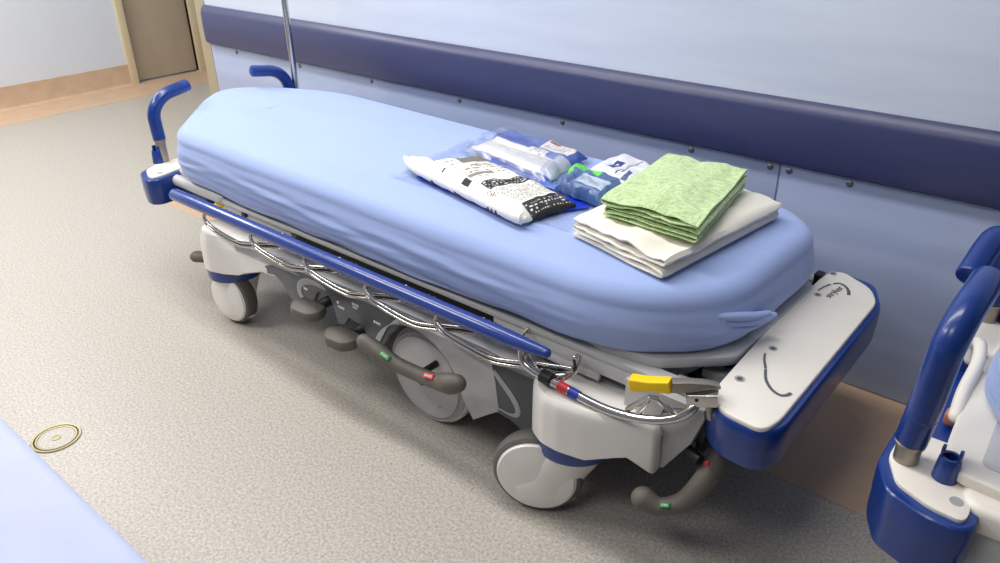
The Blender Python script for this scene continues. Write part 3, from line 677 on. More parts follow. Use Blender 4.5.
def arcstrip(pts, ws, m='mgrey'):
    p = smooth_path([(a, b, zt+0.0003) for a, b in pts], 6); k = len(p)-1
    MB().tube(p, [ws[0]+(ws[1]-ws[0])*(i/k) for i in range(k+1)], 8, 'flat', (1, 1, 0.15)).build('printed_arc', m, lid)
arcstrip([(-0.491, 1.470), (-0.482, 1.445), (-0.466, 1.415)], (0.0022, 0.003))
arcstrip([(-0.465, 1.412), (-0.448, 1.375), (-0.425, 1.350), (-0.405, 1.342), (-0.394, 1.350), (-0.390, 1.362)], (0.003, 0.0045))
arcstrip([(-0.507, 1.828), (-0.503, 1.855), (-0.495, 1.880)], (0.0022, 0.003))
arcstrip([(-0.490, 1.888), (-0.478, 1.900), (-0.462, 1.893), (-0.447, 1.872), (-0.440, 1.852)], (0.003, 0.0045))
text_mb('stryker', 0.026, (-0.473, 1.845, zt+0.0006), (0.12, 1, 0), (-1, 0.12, 0)).build('lid_lettering', 'mgrey', lid)
# bracket joining lid to the deck frame
for q0, q1 in (((-0.62, 1.30, 0.395), (-0.50, 1.33, 0.425)), ((-0.62, 1.88, 0.395), (-0.50, 1.91, 0.425)), ((-0.60, 1.40, 0.385), (-0.50, 1.44, 0.41))):
    MB().box(q0, q1, 0.003).build('end_bracket', 'lgrey', B)
MB().box((-0.535, 1.262, 0.30), (-0.515, 1.32, 0.435), 0.004).build('link_plate', 'black', B)
MB().box((-0.545, 1.90, 0.43), (-0.525, 1.93, 0.465), 0.002).build('corner_catch', 'black', B)
# --- left-hand end: corner modules and push handles
corner_module(B, -2.745, True, zt=0.462, L=0.14, H=0.095, hold=(0.006, 1.293))
corner_module(B, -2.745, False, zt=0.462, L=0.14, H=0.095, hold=(0.006, 1.293))
push_handle(B, (-2.735, 1.312, 0.466), 0.62, (-2.745, 1.463, 0.716), True, 0.0225, 0.085)
push_handle(B, (-2.735, 1.898, 0.466), 0.62, (-2.745, 1.747, 0.716), False, 0.0225, 0.085)
MB().box((-2.78, 1.36, 0.375), (-2.66, 1.85, 0.43), 0.01).box((-2.70, 1.27, 0.385), (-2.40, 1.30, 0.42), 0.005).box((-2.70, 1.91, 0.385), (-2.40, 1.94, 0.42), 0.005).build('head_crossbar', 'blue', B)
MB().lathe([(0, 0), (0.022, 0), (0.022, 0.012), (0, 0.014)], (-2.33, 1.285, 0.40), (0, 0, 1), 20).build('yellow_knob', 'yellow', B)
# drip pole on the far head corner
ip = MB().tube([(-2.735, 1.93, 0.44), (-2.735, 1.93, 2.05)], 0.0125, 18)
ip.lathe([(0.016, 0), (0.019, 0.003), (0.019, 0.04), (0.016, 0.043)], (-2.735, 1.93, 0.47), (0, 0, 1), 20)
ip.build('drip_pole', 'chrome', B, label='chrome drip pole rising at the far head corner')

# sheet on it
ol = [(-2.505, 1.250), (-0.80, 1.245), (-0.655, 1.295), (-0.545, 1.42), (-0.528, 1.83), (-0.63, 1.935), (-0.80, 1.952), (-2.46, 1.962), (-2.78, 1.83), (-2.875, 1.72), (-2.875, 1.63), (-2.80, 1.53)]
ol = round_poly(ol, [0.06, 0.12, 0.08, 0.08, 0.06, 0.06, 0.10, 0.12, 0.06, 0.05, 0.05, 0.05], 7)
def zt1(x): return 0.622+max(0, min(1, (-1.0-x)/1.6))*0.022
def zb1(x, y):
    u = max(0, min(1, (x+2.55)/1.9)); s_ = math.sin(PI*u)**0.8
    return 0.474-0.020*s_*(1 if y < 1.5 else 0.6) if -2.55 < x < -0.65 else 0.474
sm = sheet_mesh(ol, (-2.45, 1.605), (-0.90, 1.605), zt1, zb1, 0.012, 0.0062, 3.0, er=0.044)
sh = sm.build('fitted_sheet', 'sheet', None, 60)
tag(sh, 'pale blue fitted sheet stretched over the mattress, carrying folded linen and packs', 'bed sheet')
# gathered tuck of cloth at the foot corner
for pts, ra in (([(-0.590, 1.385, 0.560), (-0.566, 1.40, 0.557), (-0.543, 1.435, 0.549), (-0.527, 1.475, 0.538), (-0.514, 1.515, 0.530)], 0.009),
                ([(-0.585, 1.390, 0.545), (-0.560, 1.415, 0.538), (-0.537, 1.455, 0.530), (-0.518, 1.50, 0.523), (-0.508, 1.53, 0.521)], 0.011),
                ([(-0.580, 1.385, 0.528), (-0.553, 1.42, 0.520), (-0.532, 1.465, 0.512), (-0.517, 1.52, 0.512)], 0.007)):
    tp = smooth_path(pts, 7); k = len(tp)-1
    MB().tube(tp, [0.004+ra*math.sin(PI*(0.08+0.72*i/k))**0.8 for i in range(k+1)], 16, 'round', (0.8, 1, 0.75)).build('gathered_tuck', 'sheet', sh)

# ---------------------------------------------------------------- things lying on the sheet
def topz(x): return zt1(x)+0.0052

def folded(name, m, A, u_len, udir, vdir, v_len, layers, th, gap, seed, base, wob=0.006, vtaper=0.0, lab=None, cat=None, skew=0.0, puff=0.0):
    """folded cloth: a ribbon section (along u, stacked in z) swept along v"""
    U = Vector((udir[0], udir[1], 0)).normalized(); V = Vector((vdir[0], vdir[1], 0)).normalized()
    pitch = th+gap
    def center(vt):
        pts = []
        for L_ in range(layers):
            z = th/2+L_*pitch; nseg = 26; inset0 = 0.012*(1 if L_ else 0)*abs(math.sin(L_*2.1)); inset1 = 0.010*abs(math.sin(L_*1.3+1))
            ts = [i/nseg for i in range(nseg+1)]
            if L_ % 2: ts = ts[::-1]
            for t in ts:
                u = (pitch*0.5+inset0)+t*(u_len-pitch-inset0-inset1)
                zz = z*(1+0.0*t)+wob*(L_/layers)*noise.noise(Vector((u*14+seed, vt*2.2, L_*0.7+seed)))+wob*0.5*noise.noise(Vector((u*34, vt*6, seed+L_)))*(L_/layers)
                zz += puff*(L_/(layers-1))*math.sin(PI*t)*math.sin(PI*min(1, vt*0.9+0.08))
                pts.append(Vector((u, zz)))
            if L_ < layers-1:
                e = pts[-1]; sgn = 1 if L_ % 2 == 0 else -1
                for a in (0.25, 0.5, 0.75):
                    ang = a*PI; pts.append(Vector((e.x+sgn*pitch*0.62*math.sin(ang), e.y+pitch*(1-math.cos(ang))/2)))
        return pts
    nv = 24; rings = []
    for j in range(nv+1):
        vt = j/nv; c = center(vt); n_ = len(c); lo = []; hi = []
        edge = min(1, 0.35+min(vt, 1-vt)*18)
        h = th/2*edge
        for i in range(n_):
            d = (c[min(i+1, n_-1)]-c[max(i-1, 0)]).normalized(); nn = Vector((-d.y, d.x))
            lo.append(c[i]-nn*h); hi.append(c[i]+nn*h)
        ring = lo+hi[::-1]
        sc = 1-vtaper*vt
        vv = vt*v_len+0.004*noise.noise(Vector((seed, 5, 1)))
        out = []
        for p in ring:
            lv_ = p.y/(pitch*layers)
            wv = 0.006*noise.noise(Vector((p.x*9, lv_*6+seed, 3.3)))*(1-vt)
            P3 = Vector((A[0], A[1], base))+U*(u_len/2+(p.x-u_len/2)*sc+skew*vt)+V*(vv+wv)+Vector((0, 0, max(0.0004, p.y)))
            out.append(P3)
        rings.append(out)
    n = len(rings[0]); vs = [p for r_ in rings for p in r_]
    fs = [(i*n+k, i*n+(k+1) % n, (i+1)*n+(k+1) % n, (i+1)*n+k) for i in range(nv) for k in range(n)]
    mcount = n//2
    for i in range(mcount-1):
        fs.append((i, i+1, n-2-i, n-1-i)); b0 = nv*n
        fs.append((b0+n-1-i, b0+n-2-i, b0+i+1, b0+i))
    o = MB().add(vs, fs).build(name, m, None, 50); tag(o, lab, cat); return o

folded('folded_blanket', M['blanket'], (-0.972, 1.405), 0.300, (0.97, -0.235), (0.12, 0.99), 0.475, 4, 0.0100, 0.0034, 2.0, topz(-0.8)+0.0012, 0.014,
       lab='ivory folded blanket lying on the blue sheet, under the green towel', cat='blanket', puff=0.004)

# green towel material: mottled woven crinkle
def green_mat():
    m = bpy.data.materials.new('green_crinkled_cloth'); m.use_nodes = True; nt = m.node_tree; b = nt.nodes['Principled BSDF']
    b.inputs['Roughness'].default_value = 0.9; b.inputs['Sheen Weight'].default_value = 0.3; b.inputs['Specular IOR Level'].default_value = 0.15
    tc = nt.nodes.new('ShaderNodeTexCoord')
    def nz(s, st, d=4):
        mp = nt.nodes.new('ShaderNodeMapping'); mp.inputs['Scale'].default_value = st; mp.inputs['Rotation'].default_value = (0, 0, 0.15)
        nt.links.new(tc.outputs['Object'], mp.inputs[0])
        n = nt.nodes.new('ShaderNodeTexNoise'); n.inputs['Scale'].default_value = s; n.inputs['Detail'].default_value = d
        nt.links.new(mp.outputs[0], n.inputs['Vector']); return n.outputs['Fac']
    a = nz(55, (1, 4, 1)); c = nz(55, (4, 1, 1)); k = nz(30, (1, 1, 1))
    def sel(x, y, f):
        r = nt.nodes.new('ShaderNodeMapRange'); r.inputs[1].default_value = 0.46; r.inputs[2].default_value = 0.54; nt.links.new(f, r.inputs[0])
        q = nt.nodes.new('ShaderNodeMix'); nt.links.new(r.outputs[0], q.inputs[0]); nt.links.new(x, q.inputs[2]); nt.links.new(y, q.inputs[3]); return q.outputs[0]
    h = sel(a, c, k)
    r = nt.nodes.new('ShaderNodeValToRGB'); e_ = r.color_ramp.elements
    e_[0].position = 0.33; e_[0].color = hexc('#a3bf83'); e_[1].position = 0.62; e_[1].color = hexc('#d0e5af')
    nt.links.new(h, r.inputs[0]); nt.links.new(r.outputs[0], b.inputs['Base Color'])
    bp = nt.nodes.new('ShaderNodeBump'); bp.inputs['Strength'].default_value = 0.55; bp.inputs['Distance'].default_value = 0.004
    nt.links.new(h, bp.inputs['Height']); nt.links.new(bp.outputs[0], b.inputs['Normal'])
    return m
M['towel'] = green_mat()
folded('folded_towel', M['towel'], (-0.908, 1.432), 0.256, (1, -0.04), (0.0, 1), 0.375, 5, 0.0070, 0.0030, 8.0, topz(-0.8)+0.0625, 0.012, vtaper=0.10,
       lab='light green crinkled folded towel on top of the ivory blanket', cat='towel', skew=-0.050, puff=0.010)

# clear plastic
def clear_mat(name, tint=(0.97, 0.98, 1, 1), tr=0.84, rough=0.32, bsc=22, bst=0.5):
    m = bpy.data.materials.new(name); m.use_nodes = True; nt = m.node_tree
    nt.nodes.remove(nt.nodes['Principled BSDF']); out = nt.nodes['Material Output']
    t = nt.nodes.new('ShaderNodeBsdfTransparent'); g = nt.nodes.new('ShaderNodeBsdfGlossy'); t.inputs[0].default_value = tint
    g.inputs['Roughness'].default_value = rough; g.inputs[0].default_value = (1, 1, 1, 1)
    mx = nt.nodes.new('ShaderNodeMixShader')
    tc = nt.nodes.new('ShaderNodeTexCoord'); n = nt.nodes.new('ShaderNodeTexNoise'); n.inputs['Scale'].default_value = bsc; n.inputs['Detail'].default_value = 3
    nt.links.new(tc.outputs['Object'], n.inputs['Vector'])
    bp = nt.nodes.new('ShaderNodeBump'); bp.inputs['Strength'].default_value = bst; bp.inputs['Distance'].default_value = 0.01
    nt.links.new(n.outputs['Fac'], bp.inputs['Height']); nt.links.new(bp.outputs[0], g.inputs['Normal'])
    r = nt.nodes.new('ShaderNodeMapRange'); r.inputs[1].default_value = 0.4; r.inputs[2].default_value = 0.65; r.inputs[3].default_value = (1-tr)*0.5; r.inputs[4].default_value = (1-tr)*1.5
    nt.links.new(n.outputs['Fac'], r.inputs[0]); nt.links.new(r.outputs[0], mx.inputs[0])
    nt.links.new(t.outputs[0], mx.inputs[1]); nt.links.new(g.outputs[0], mx.inputs[2]); nt.links.new(mx.outputs[0], out.inputs[0])
    return m
M['clear'] = clear_mat('clear_plastic_film')

def quad_grid(q, nu, nv, hf, thick_under=True, wob=0.0, seed=0):
    """q: 4 plan corners (u0v0,u1v0,u1v1,u0v1); hf(u,v)->height of the top above base; closed body with UVs"""
    q = [Vector(p) for p in q]; vs = []; uv = []
    for top in (1, 0):
        for j in range(nv+1):
            for i in range(nu+1):
                u = i/nu; v = j/nv
                p = q[0]*(1-u)*(1-v)+q[1]*u*(1-v)+q[2]*u*v+q[3]*(1-u)*v
                dx = wob*noise.noise(Vector((u*5+seed, v*5, seed))); dy = wob*noise.noise(Vector((u*5, v*5+seed, seed+4)))
                e = Vector((dx, dy))
                z = hf(u, v) if top else 0.0
                vs.append((p.x+e.x, p.y+e.y, z)); uv.append((u, v))
    N = (nu+1)*(nv+1); fs = []
    def id_(i, j): return j*(nu+1)+i
    for j in range(nv):
        for i in range(nu):
            a, b, c, d = id_(i, j), id_(i+1, j), id_(i+1, j+1), id_(i, j+1)
            fs += [(a, b, c, d), (N+d, N+c, N+b, N+a)]
    for i in range(nu): fs += [(id_(i+1, 0), id_(i, 0), N+id_(i, 0), N+id_(i+1, 0)), (id_(i, nv), id_(i+1, nv), N+id_(i+1, nv), N+id_(i, nv))]
    for j in range(nv): fs += [(id_(0, j), id_(0, j+1), N+id_(0, j+1), N+id_(0, j)), (id_(nu, j+1), id_(nu, j), N+id_(nu, j), N+id_(nu, j+1))]
    mb = MB(); mb.add(vs, fs); mb.uv = uv; return mb
def lift(mb, base): mb.v = [(x, y, z+base+topz(x)-topz(-1.3)) for x, y, z in mb.v]; return mb

class Prn:
    """UV-driven printed material: base colour and rectangles, stripes of illegible small print"""
    def __init__(s, name, base, rough=0.6, bump=(12, 0.5), coat=0.0, skewv=0.0):
        s.m = bpy.data.materials.new(name); s.m.use_nodes = True; s.nt = s.m.node_tree; s.b = s.nt.nodes['Principled BSDF']
        s.b.inputs['Roughness'].default_value = rough; s.b.inputs['Coat Weight'].default_value = coat
        uvn = s.nt.nodes.new('ShaderNodeUVMap'); sp = s.nt.nodes.new('ShaderNodeSeparateXYZ'); s.nt.links.new(uvn.outputs[0], sp.inputs[0])
        s.u, s.v = sp.outputs[0], sp.outputs[1]; s.uvn = uvn
        if skewv: s.u = s.mth('ADD', s.u, s.mth('MULTIPLY', s.v, skewv))
        rgb = s.nt.nodes.new('ShaderNodeRGB'); rgb.outputs[0].default_value = hexc(base); s.c = rgb.outputs[0]
        n = s.nt.nodes.new('ShaderNodeTexNoise'); n.inputs['Scale'].default_value = bump[0]; n.inputs['Detail'].default_value = 2
        s.nt.links.new(uvn.outputs[0], n.inputs['Vector'])
        bp = s.nt.nodes.new('ShaderNodeBump'); bp.inputs['Strength'].default_value = bump[1]; bp.inputs['Distance'].default_value = 0.006
        s.nt.links.new(n.outputs['Fac'], bp.inputs['Height']); s.nt.links.new(bp.outputs[0], s.b.inputs['Normal'])
    def mth(s, op, a, b=None):
        n = s.nt.nodes.new('ShaderNodeMath'); n.operation = op
        for i, x in enumerate((a, b)):
            if x is None: continue
            if isinstance(x, (int, float)): n.inputs[i].default_value = x
            else: s.nt.links.new(x, n.inputs[i])
        return n.outputs[0]
    def rect(s, u0, u1, v0, v1):
        a = s.mth('MULTIPLY', s.mth('GREATER_THAN', s.u, u0), s.mth('LESS_THAN', s.u, u1))
        b = s.mth('MULTIPLY', s.mth('GREATER_THAN', s.v, v0), s.mth('LESS_THAN', s.v, v1)); return s.mth('MULTIPLY', a, b)
    def paint(s, mask, col):
        x = s.nt.nodes.new('ShaderNodeMix'); x.data_type = 'RGBA'; s.nt.links.new(mask, x.inputs[0]); s.nt.links.new(s.c, x.inputs[6])
        x.inputs[7].default_value = hexc(col); s.c = x.outputs[2]; return s
    def box(s, r, col): return s.paint(s.rect(*r), col)
    def lines(s, r, col, rows, words, along='v', dens=0.47):
        """rows of short dashes; along = axis the rows are stacked on"""
        A, Bx = (s.v, s.u) if along == 'v' else (s.u, s.v)
        row = s.mth('LESS_THAN', s.mth('FRACT', s.mth('MULTIPLY', A, rows)), 0.5)
        rid = s.mth('FLOOR', s.mth('MULTIPLY', A, rows))
        cmb = s.nt.nodes.new('ShaderNodeCombineXYZ'); s.nt.links.new(s.mth('MULTIPLY', Bx, words), cmb.inputs[0]); s.nt.links.new(s.mth('MULTIPLY', rid, 3.7), cmb.inputs[1])
        n = s.nt.nodes.new('ShaderNodeTexNoise'); n.inputs['Scale'].default_value = 1.0; n.inputs['Detail'].default_value = 0
        s.nt.links.new(cmb.outputs[0], n.inputs['Vector'])
        on = s.mth('GREATER_THAN', n.outputs['Fac'], dens)
        return s.paint(s.mth('MULTIPLY', s.mth('MULTIPLY', row, on), s.rect(*r)), col)
    def done(s): s.nt.links.new(s.c, s.b.inputs['Base Color']); return s.m

BZ = topz(-1.3)+0.0012
# clear outer film with a printed blue corner, lying under the packs
fq = [(-1.60, 1.405), (-0.985, 1.420), (-1.04, 1.60), (-1.655, 1.80)]
hf = lambda u, v: 0.0012+0.0022*(0.5+0.5*noise.noise(Vector((u*7, v*5, 1))))
mb = lift(quad_grid(fq, 50, 30, hf, wob=0.012, seed=2), BZ); film = mb.build('opened_film', M['clear'], None, 60)
tag(film, 'opened clear plastic film spread flat beneath the packs on the sheet', 'plastic wrap')
tq = [(-1.215, 1.462), (-1.112, 1.430), (-1.028, 1.572), (-1.10, 1.60)]
M['bluefilm'] = mat('bright_blue_print', '#1238c4', 0.3, coat=0.4, bump=(20, 0.2))
lift(quad_grid(tq, 12, 12, lambda u, v: 0.0012+0.001*noise.noise(Vector((u*4, v*4, 0))), seed=1), BZ+0.0042).build('blue_corner', M['bluefilm'], film)
tq = [(-1.53, 1.438), (-1.15, 1.379), (-1.15, 1.40), (-1.53, 1.46)]
lift(quad_grid(tq, 12, 3, lambda u, v: 0.001), BZ+0.0040).build('blue_edge_strip', M['bluefilm'], film)
M['bluespeck'] = mat('blue_printed_film', '#2a52c0', 0.3, coat=0.4, bump=(20, 0.2), var=(25, '#5f80cc', 1.0))
tq = [(-1.50, 1.655), (-1.11, 1.60), (-1.14, 1.65), (-1.50, 1.70)]
lift(quad_grid(tq, 12, 3, lambda u, v: 0.001), BZ+0.0042).build('printed_strip', M['bluespeck'], film)

# printed paper wrapper
P_ = Prn('printed_paper_wrap', '#efece2', 0.65, (9, 0.5), skewv=0.0)
P_.lines((0.08, 0.50, 0.30, 0.96), '#8a887f', 22, 26, 'u', 0.52)
P_.box((0.10, 0.20, 0.50, 0.98), '#77746a').box((0.24, 0.30, 0.55, 0.92), '#8d8a80').lines((0.22, 0.32, 0.3, 0.98), '#efece2', 40, 14, 'u', 0.5).box((0.40, 0.44, 0.25, 0.62), '#86837a')
P_.box((0.535, 0.64, 0.24, 0.97), '#1f1f20').lines((0.545, 0.63, 0.28, 0.92), '#d8d6cf', 46, 40, 'u', 0.56)
P_.lines((0.66, 0.87, 0.27, 0.95), '#5d5b56', 80, 60, 'u', 0.46)
P_.box((0.885, 1.01, 0.22, 1.01), '#1c1c1d').lines((0.90, 0.985, 0.26, 0.95), '#dedcd6', 44, 40, 'u', 0.56)
P_.box((0.50, 0.56, 0.0, 0.10), '#222222').box((0.30, 0.315, 0.05, 0.12), '#3a3a3a').lines((0.72, 0.80, 0.05, 0.12), '#222222', 60, 40, 'u', 0.5)
M['paper'] = P_.done()
q1 = [(-1.605, 1.478), (-1.098, 1.372), (-1.055, 1.545), (-1.475, 1.655)]
def h1(u, v):
    e = min(1, min(u, 1-u)*9)**0.6*min(1, min(v*1.0+0.02, 1-v)*7)**0.6
    z = 0.008+0.022*e
    z += 0.012*math.exp(-((v-0.10)/0.07)**2)*min(1, u*12, (1-u)*20)          # rolled seam on the near edge
    z -= 0.009*math.exp(-((v-0.24)/0.06)**2)
    z += 0.005*noise.noise(Vector((u*9, v*3, 1.5)))+0.002*noise.noise(Vector((u*26, v*10, 4)))
    z += 0.022*max(0, 0.09-u)/0.09*math.exp(-((v-0.06)/0.10)**2)
    return max(0.002, z)
SD = lambda x: topz(x)-topz(-1.3)
pk = lift(quad_grid(q1, 90, 44, h1, wob=0.010, seed=5), BZ+0.0065).build('printed_packet', M['paper'], None, 55)
tag(pk, 'long white paper packet with black printed bands, nearest on the blue sheet', 'packet')
tp = [(-1.612, 1.480, BZ+0.032), (-1.55, 1.456, BZ+0.024), (-1.40, 1.425, BZ+0.023), (-1.25, 1.396, BZ+0.024), (-1.12, 1.370, BZ+0.023), (-1.085, 1.370, BZ+0.023)]
tp = [(a, b, c+SD(a)) for a, b, c in tp]
tp = smooth_path(tp, 8)
MB().tube(tp, [0.006+0.009*min(1, i/8, (len(tp)-1-i)/4+0.3)+0.001*math.sin(i*2.1) for i in range(len(tp))], 14, 'round').build('rolled_seam', mat('plain_paper', '#eceae4', 0.6, bump=(40, 0.3)), pk, label='plain white rolled paper edge')
for (sx, sy, ln) in ((-1.452, 1.4215, 0.010), (-1.345, 1.400, 0.034), (-1.205, 1.372, 0.006), (-1.19, 1.369, 0.006), (-1.175, 1.366, 0.006)):
    MB().box((sx, sy-0.002, BZ+0.012), (sx+ln, sy+0.004, BZ+0.022), 0.001).build('seam_marking', 'ink', pk)

# blue drape in a clear bag with two labels
P_ = Prn('packed_blue_drape', '#4a63b0', 0.32, (8, 0.5), coat=0.25)
P_.box((0.0, 1.0, 0.0, 0.40), '#d3d1d0').box((0.10, 0.75, 0.20, 0.46), '#e4e0da')
P_.box((0.52, 0.74, 0.28, 0.56), '#e6e1da').lines((0.54, 0.72, 0.32, 0.52), '#8c8c94', 26, 30, 'v', 0.5)
P_.box((0.60, 0.92, 0.60, 0.93), '#ebe4de').box((0.63, 0.76, 0.84, 0.885), '#b23a4a').lines((0.63, 0.89, 0.66, 0.80), '#7d7f8c', 34, 34, 'v', 0.5)
P_.box((0.85, 1.0, 0.0, 0.55), '#a9b0c4')
M['drape'] = P_.done()
q2 = [(-1.545, 1.705), (-1.210, 1.645), (-1.240, 1.868), (-1.580, 1.888)]
def h2(u, v):
    e = min(1, min(u+0.0, 1-u)*10)**0.5*min(1, min(v+0.01, 1-v)*9)**0.5
    return max(0.002, 0.004+0.026*e+0.004*noise.noise(Vector((u*6, v*5, 7)))-0.007*math.exp(-((v-0.36)/0.05)**2))
pk2 = lift(quad_grid(q2, 60, 40, h2, wob=0.010, seed=9), BZ+0.0065).build('drape_pack', M['drape'], None, 55)
tag(pk2, 'blue folded drape sealed in clear film with pale labels, farthest from the printed packet', 'medical pack')
q2b = [(-1.600, 1.685), (-1.195, 1.618), (-1.225, 1.882), (-1.65, 1.915)]
lift(quad_grid(q2b, 40, 30, lambda u, v: 0.0012+max(0, h2(min(1, max(0, (u-0.08)/0.84)), min(1, max(0, (v-0.06)/0.88)))+0.003 if 0.08 < u < 0.92 and 0.06 < v < 0.94 else 0.001), wob=0.008, seed=9), BZ+0.0065).build('clear_bag', M['clear'], pk2)

# white paper pouch with dark logo block
P_ = Prn('white_pouch_paper', '#dfe0e8', 0.5, (8, 0.8))
P_.box((0.30, 0.45, 0.22, 0.56), '#2d3a78').box((0.36, 0.40, 0.30, 0.48), '#c7cbe0').lines((0.56, 0.66, 0.10, 0.85), '#3a3e55', 18, 4, 'u', 0.30).box((0.70, 0.80, 0.05, 0.34), '#4a5880')
M['pouch'] = P_.done()
q4 = [(-1.185, 1.765), (-1.00, 1.735), (-1.012, 1.895), (-1.165, 1.962)]
def h4(u, v):
    e = min(1, min(u, 1-u)*8)**0.6*min(1, min(v, 1-v)*8)**0.6
    return max(0.002, 0.003+0.020*e+0.008*noise.noise(Vector((u*3.5, v*3.5, 2)))*e)
pk4 = lift(quad_grid(q4, 36, 36, h4, wob=0.012, seed=12), BZ+0.0065).build('paper_pouch', M['pouch'], None, 55)
tag(pk4, 'crumpled white paper pouch with a dark blue block, beside the green towel', 'pouch')

# blue pack with green edge
P_ = Prn('blue_wrapped_pack', '#436097', 0.3, (9, 0.6), coat=0.4)
P_.box((0.0, 0.60, 0.72, 1.01), '#5ad842').box((0.0, 0.16, 0.30, 1.01), '#5ad842').box((0.34, 0.96, 0.12, 0.60), '#b7c3d8').lines((0.38, 0.90, 0.22, 0.5), '#6f7f9d', 26, 30, 'v', 0.5).box((0.9, 1.0, 0, 1), '#5a7bab')
M['bluepack'] = P_.done()
q3 = [(-1.160, 1.596), (-1.002, 1.572), (-1.000, 1.700), (-1.198, 1.738)]
def h3(u, v):
    e = min(1, min(u, 1-u)*9)**0.5*min(1, min(v+0.03, 1-v)*9)**0.5
    return max(0.002, 0.004+0.034*e+0.005*noise.noise(Vector((u*5, v*5, 8)))-0.008*math.exp(-((u-0.30)/0.06)**2))
pk3 = lift(quad_grid(q3, 40, 36, h3, wob=0.010, seed=15), BZ+0.012).build('wrapped_pack', M['bluepack'], None, 55)
tag(pk3, 'small dark blue wrapped pack with bright green edge, between the packets and the towel', 'medical pack')

# ================================================================ second stretcher, at the right edge
X2 = -0.192
b2 = empty('hospital_stretcher', (0.4, YC-0.03, 0), 'second white and blue stretcher cut off by the right edge of the picture', 'stretcher')
YC2 = 1.59
corner_module(b2, X2, True, YC2+0.0, 0.468)
corner_module(b2, X2-0.024, False, YC2+0.01, 0.468, L=0.175, inner=1.475)
push_handle(b2, (-0.152, 1.278, 0.470), 0.70, (-0.128, 1.430, 0.775), True, 0.0265)
push_handle(b2, (-0.150, 1.905, 0.470), 0.62, (-0.178, 1.735, 0.672), False, 0.0265, 0.05,
            [(-0.150, 1.905, 0.52), (-0.153, 1.912, 0.60), (-0.165, 1.90, 0.665), (-0.178, 1.84, 0.685), (-0.190, 1.735, 0.640)])
tr = round_poly([(-0.045, 1.215), (1.1, 1.205), (1.1, 1.975), (-0.045, 1.965), (-0.105, 1.85), (-0.12, 1.60), (-0.095, 1.40)], 0.03)
n = len(tr); cx, cy = 0.5, YC2
t_ = MB().prism(tr, 'xy', 0.425, 0.480, 0.014, 4).build('litter_deck', 'white2', b2)
MB().prism(round_poly([(-0.104, 1.335), (-0.075, 1.26), (0.03, 1.25), (0.03, 1.62), (-0.118, 1.62)], 0.02), 'xy', 0.476, 0.500, 0.006, 3).build('end_panel', 'white2', b2)
MB().prism(round_poly([(-0.045, 1.30), (0.02, 1.30), (0.02, 1.47), (-0.050, 1.47)], 0.02), 'xy', 0.4995, 0.5015, 0.0008).build('grip_recess', 'lgrey', b2)
MB().tube(smooth_path([(-0.14, 1.72, 0.46), (-0.14, 1.715, 0.50), (-0.128, 1.68, 0.52), (-0.118, 1.62, 0.512), (-0.118, 1.52, 0.500), (-0.112, 1.44, 0.488)], 7), 0.013, 16, 'round').build('end_tube', 'white2', b2)
MB().box((-0.06, 1.225, 0.33), (1.1, 1.26, 0.43), 0.006).build('litter_beam', 'lgrey', b2)
MB().box((-0.06, 1.92, 0.33), (1.1, 1.955, 0.43), 0.006).build('litter_beam', 'lgrey', b2)
MB().box((0.0, 1.30, 0.10), (1.0, 1.88, 0.33), 0.03).build('base_hood', 'black', b2)
MB().box((-0.16, 1.38, 0.37), (-0.05, 1.80, 0.42), 0.008).build('head_crossbar', 'blue', b2)
for q in ((-0.165, 1.56, 0.36), (-0.14, 1.50, 0.34)):
    MB().tube([q, (q[0]+0.02, q[1]+0.02, q[2]-0.03)], 0.008, 12, 'round').build('red_knob', 'red', b2)
MB().box((-0.135, 1.49, 0.43), (-0.115, 1.52, 0.455), 0.004).build('orange_catch', 'orange', b2)
caster(b2, (0.10, 1.27), (0.06, 1.25, 0.1), (0.1, -0.99)); caster(b2, (0.10, 1.91), (0.06, 1.93, 0.1), (0.1, -0.99))
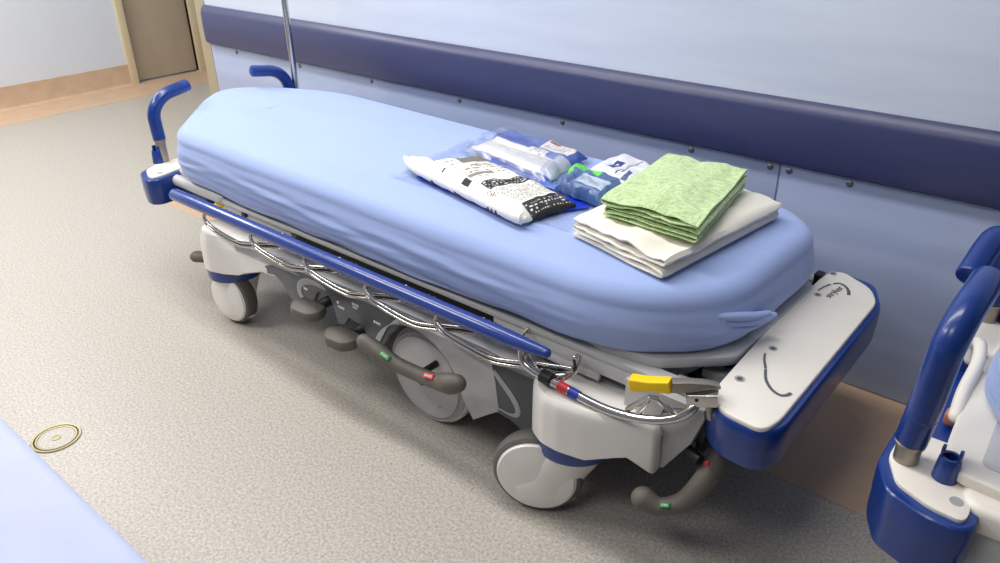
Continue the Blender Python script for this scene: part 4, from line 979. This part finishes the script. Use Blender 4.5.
caster(b2, (0.92, 1.27), (0.96, 1.25, 0.1), (0.1, -0.99)); caster(b2, (0.92, 1.91), (0.96, 1.93, 0.1), (0.1, -0.99))
for cxx in (0.10, 0.92):
    for cyy in (1.27, 1.91): MB().tube([(cxx, cyy, 0.2), (cxx, cyy+(0.06 if cyy < 1.5 else -0.06), 0.34)], 0.05, 16).build('caster_stem', 'white', b2)
ol2 = round_poly([(-0.085, 1.50), (-0.02, 1.38), (0.12, 1.26), (1.05, 1.26), (1.05, 1.92), (0.12, 1.92), (-0.02, 1.78), (-0.085, 1.64)], 0.04, 6)
s2 = sheet_mesh(ol2, (0.25, 1.59), (0.8, 1.59), lambda x: 0.62, lambda x, y: 0.506, 0.008, 0.007, 21, N=200).build('fitted_sheet', 'sheet', None, 60)
tag(s2, 'scrap of blue fitted sheet on the second stretcher at the right edge', 'bed sheet')

# ================================================================ bed in the left foreground
b3 = empty('hospital_bed', (-1.3, -0.1, 0), 'bed in the lower left foreground, hidden below its pale sheet', 'bed')
MB().box((-2.35, -0.43, 0.40), (-0.45, 0.24, 0.46), 0.01).build('litter_deck', 'lgrey', b3)
MB().box((-2.2, -0.38, 0.18), (-0.6, 0.19, 0.40), 0.03).build('base_hood', 'greyw', b3)
for cxx in (-2.15, -0.65):
    for cyy in (-0.33, 0.14):
        caster(b3, (cxx, cyy), (cxx+0.02, cyy, 0.1), (0, 1), ring_r=0.08)
M['sheet3'] = cloth('lavender_blue_sheet', '#c3caf3', '#bac2f0', 14, 0.25, (1, 1, 1))
ol3 = round_poly([(-2.40, -0.45), (-0.45, -0.45), (-0.45, 0.270), (-2.40, 0.270)], 0.06, 6)
s3 = sheet_mesh(ol3, (-2.1, -0.1), (-0.75, -0.1), lambda x: 0.60, lambda x, y: 0.464, 0.004, 0.003, 31, er=0.03, N=260).build('fitted_sheet', M['sheet3'], None, 60)
tag(s3, 'lavender blue sheet filling the lower left corner of the picture', 'bed sheet')
for o in bpy.data.objects:
    if '_w' in o.keys(): del o['_w']
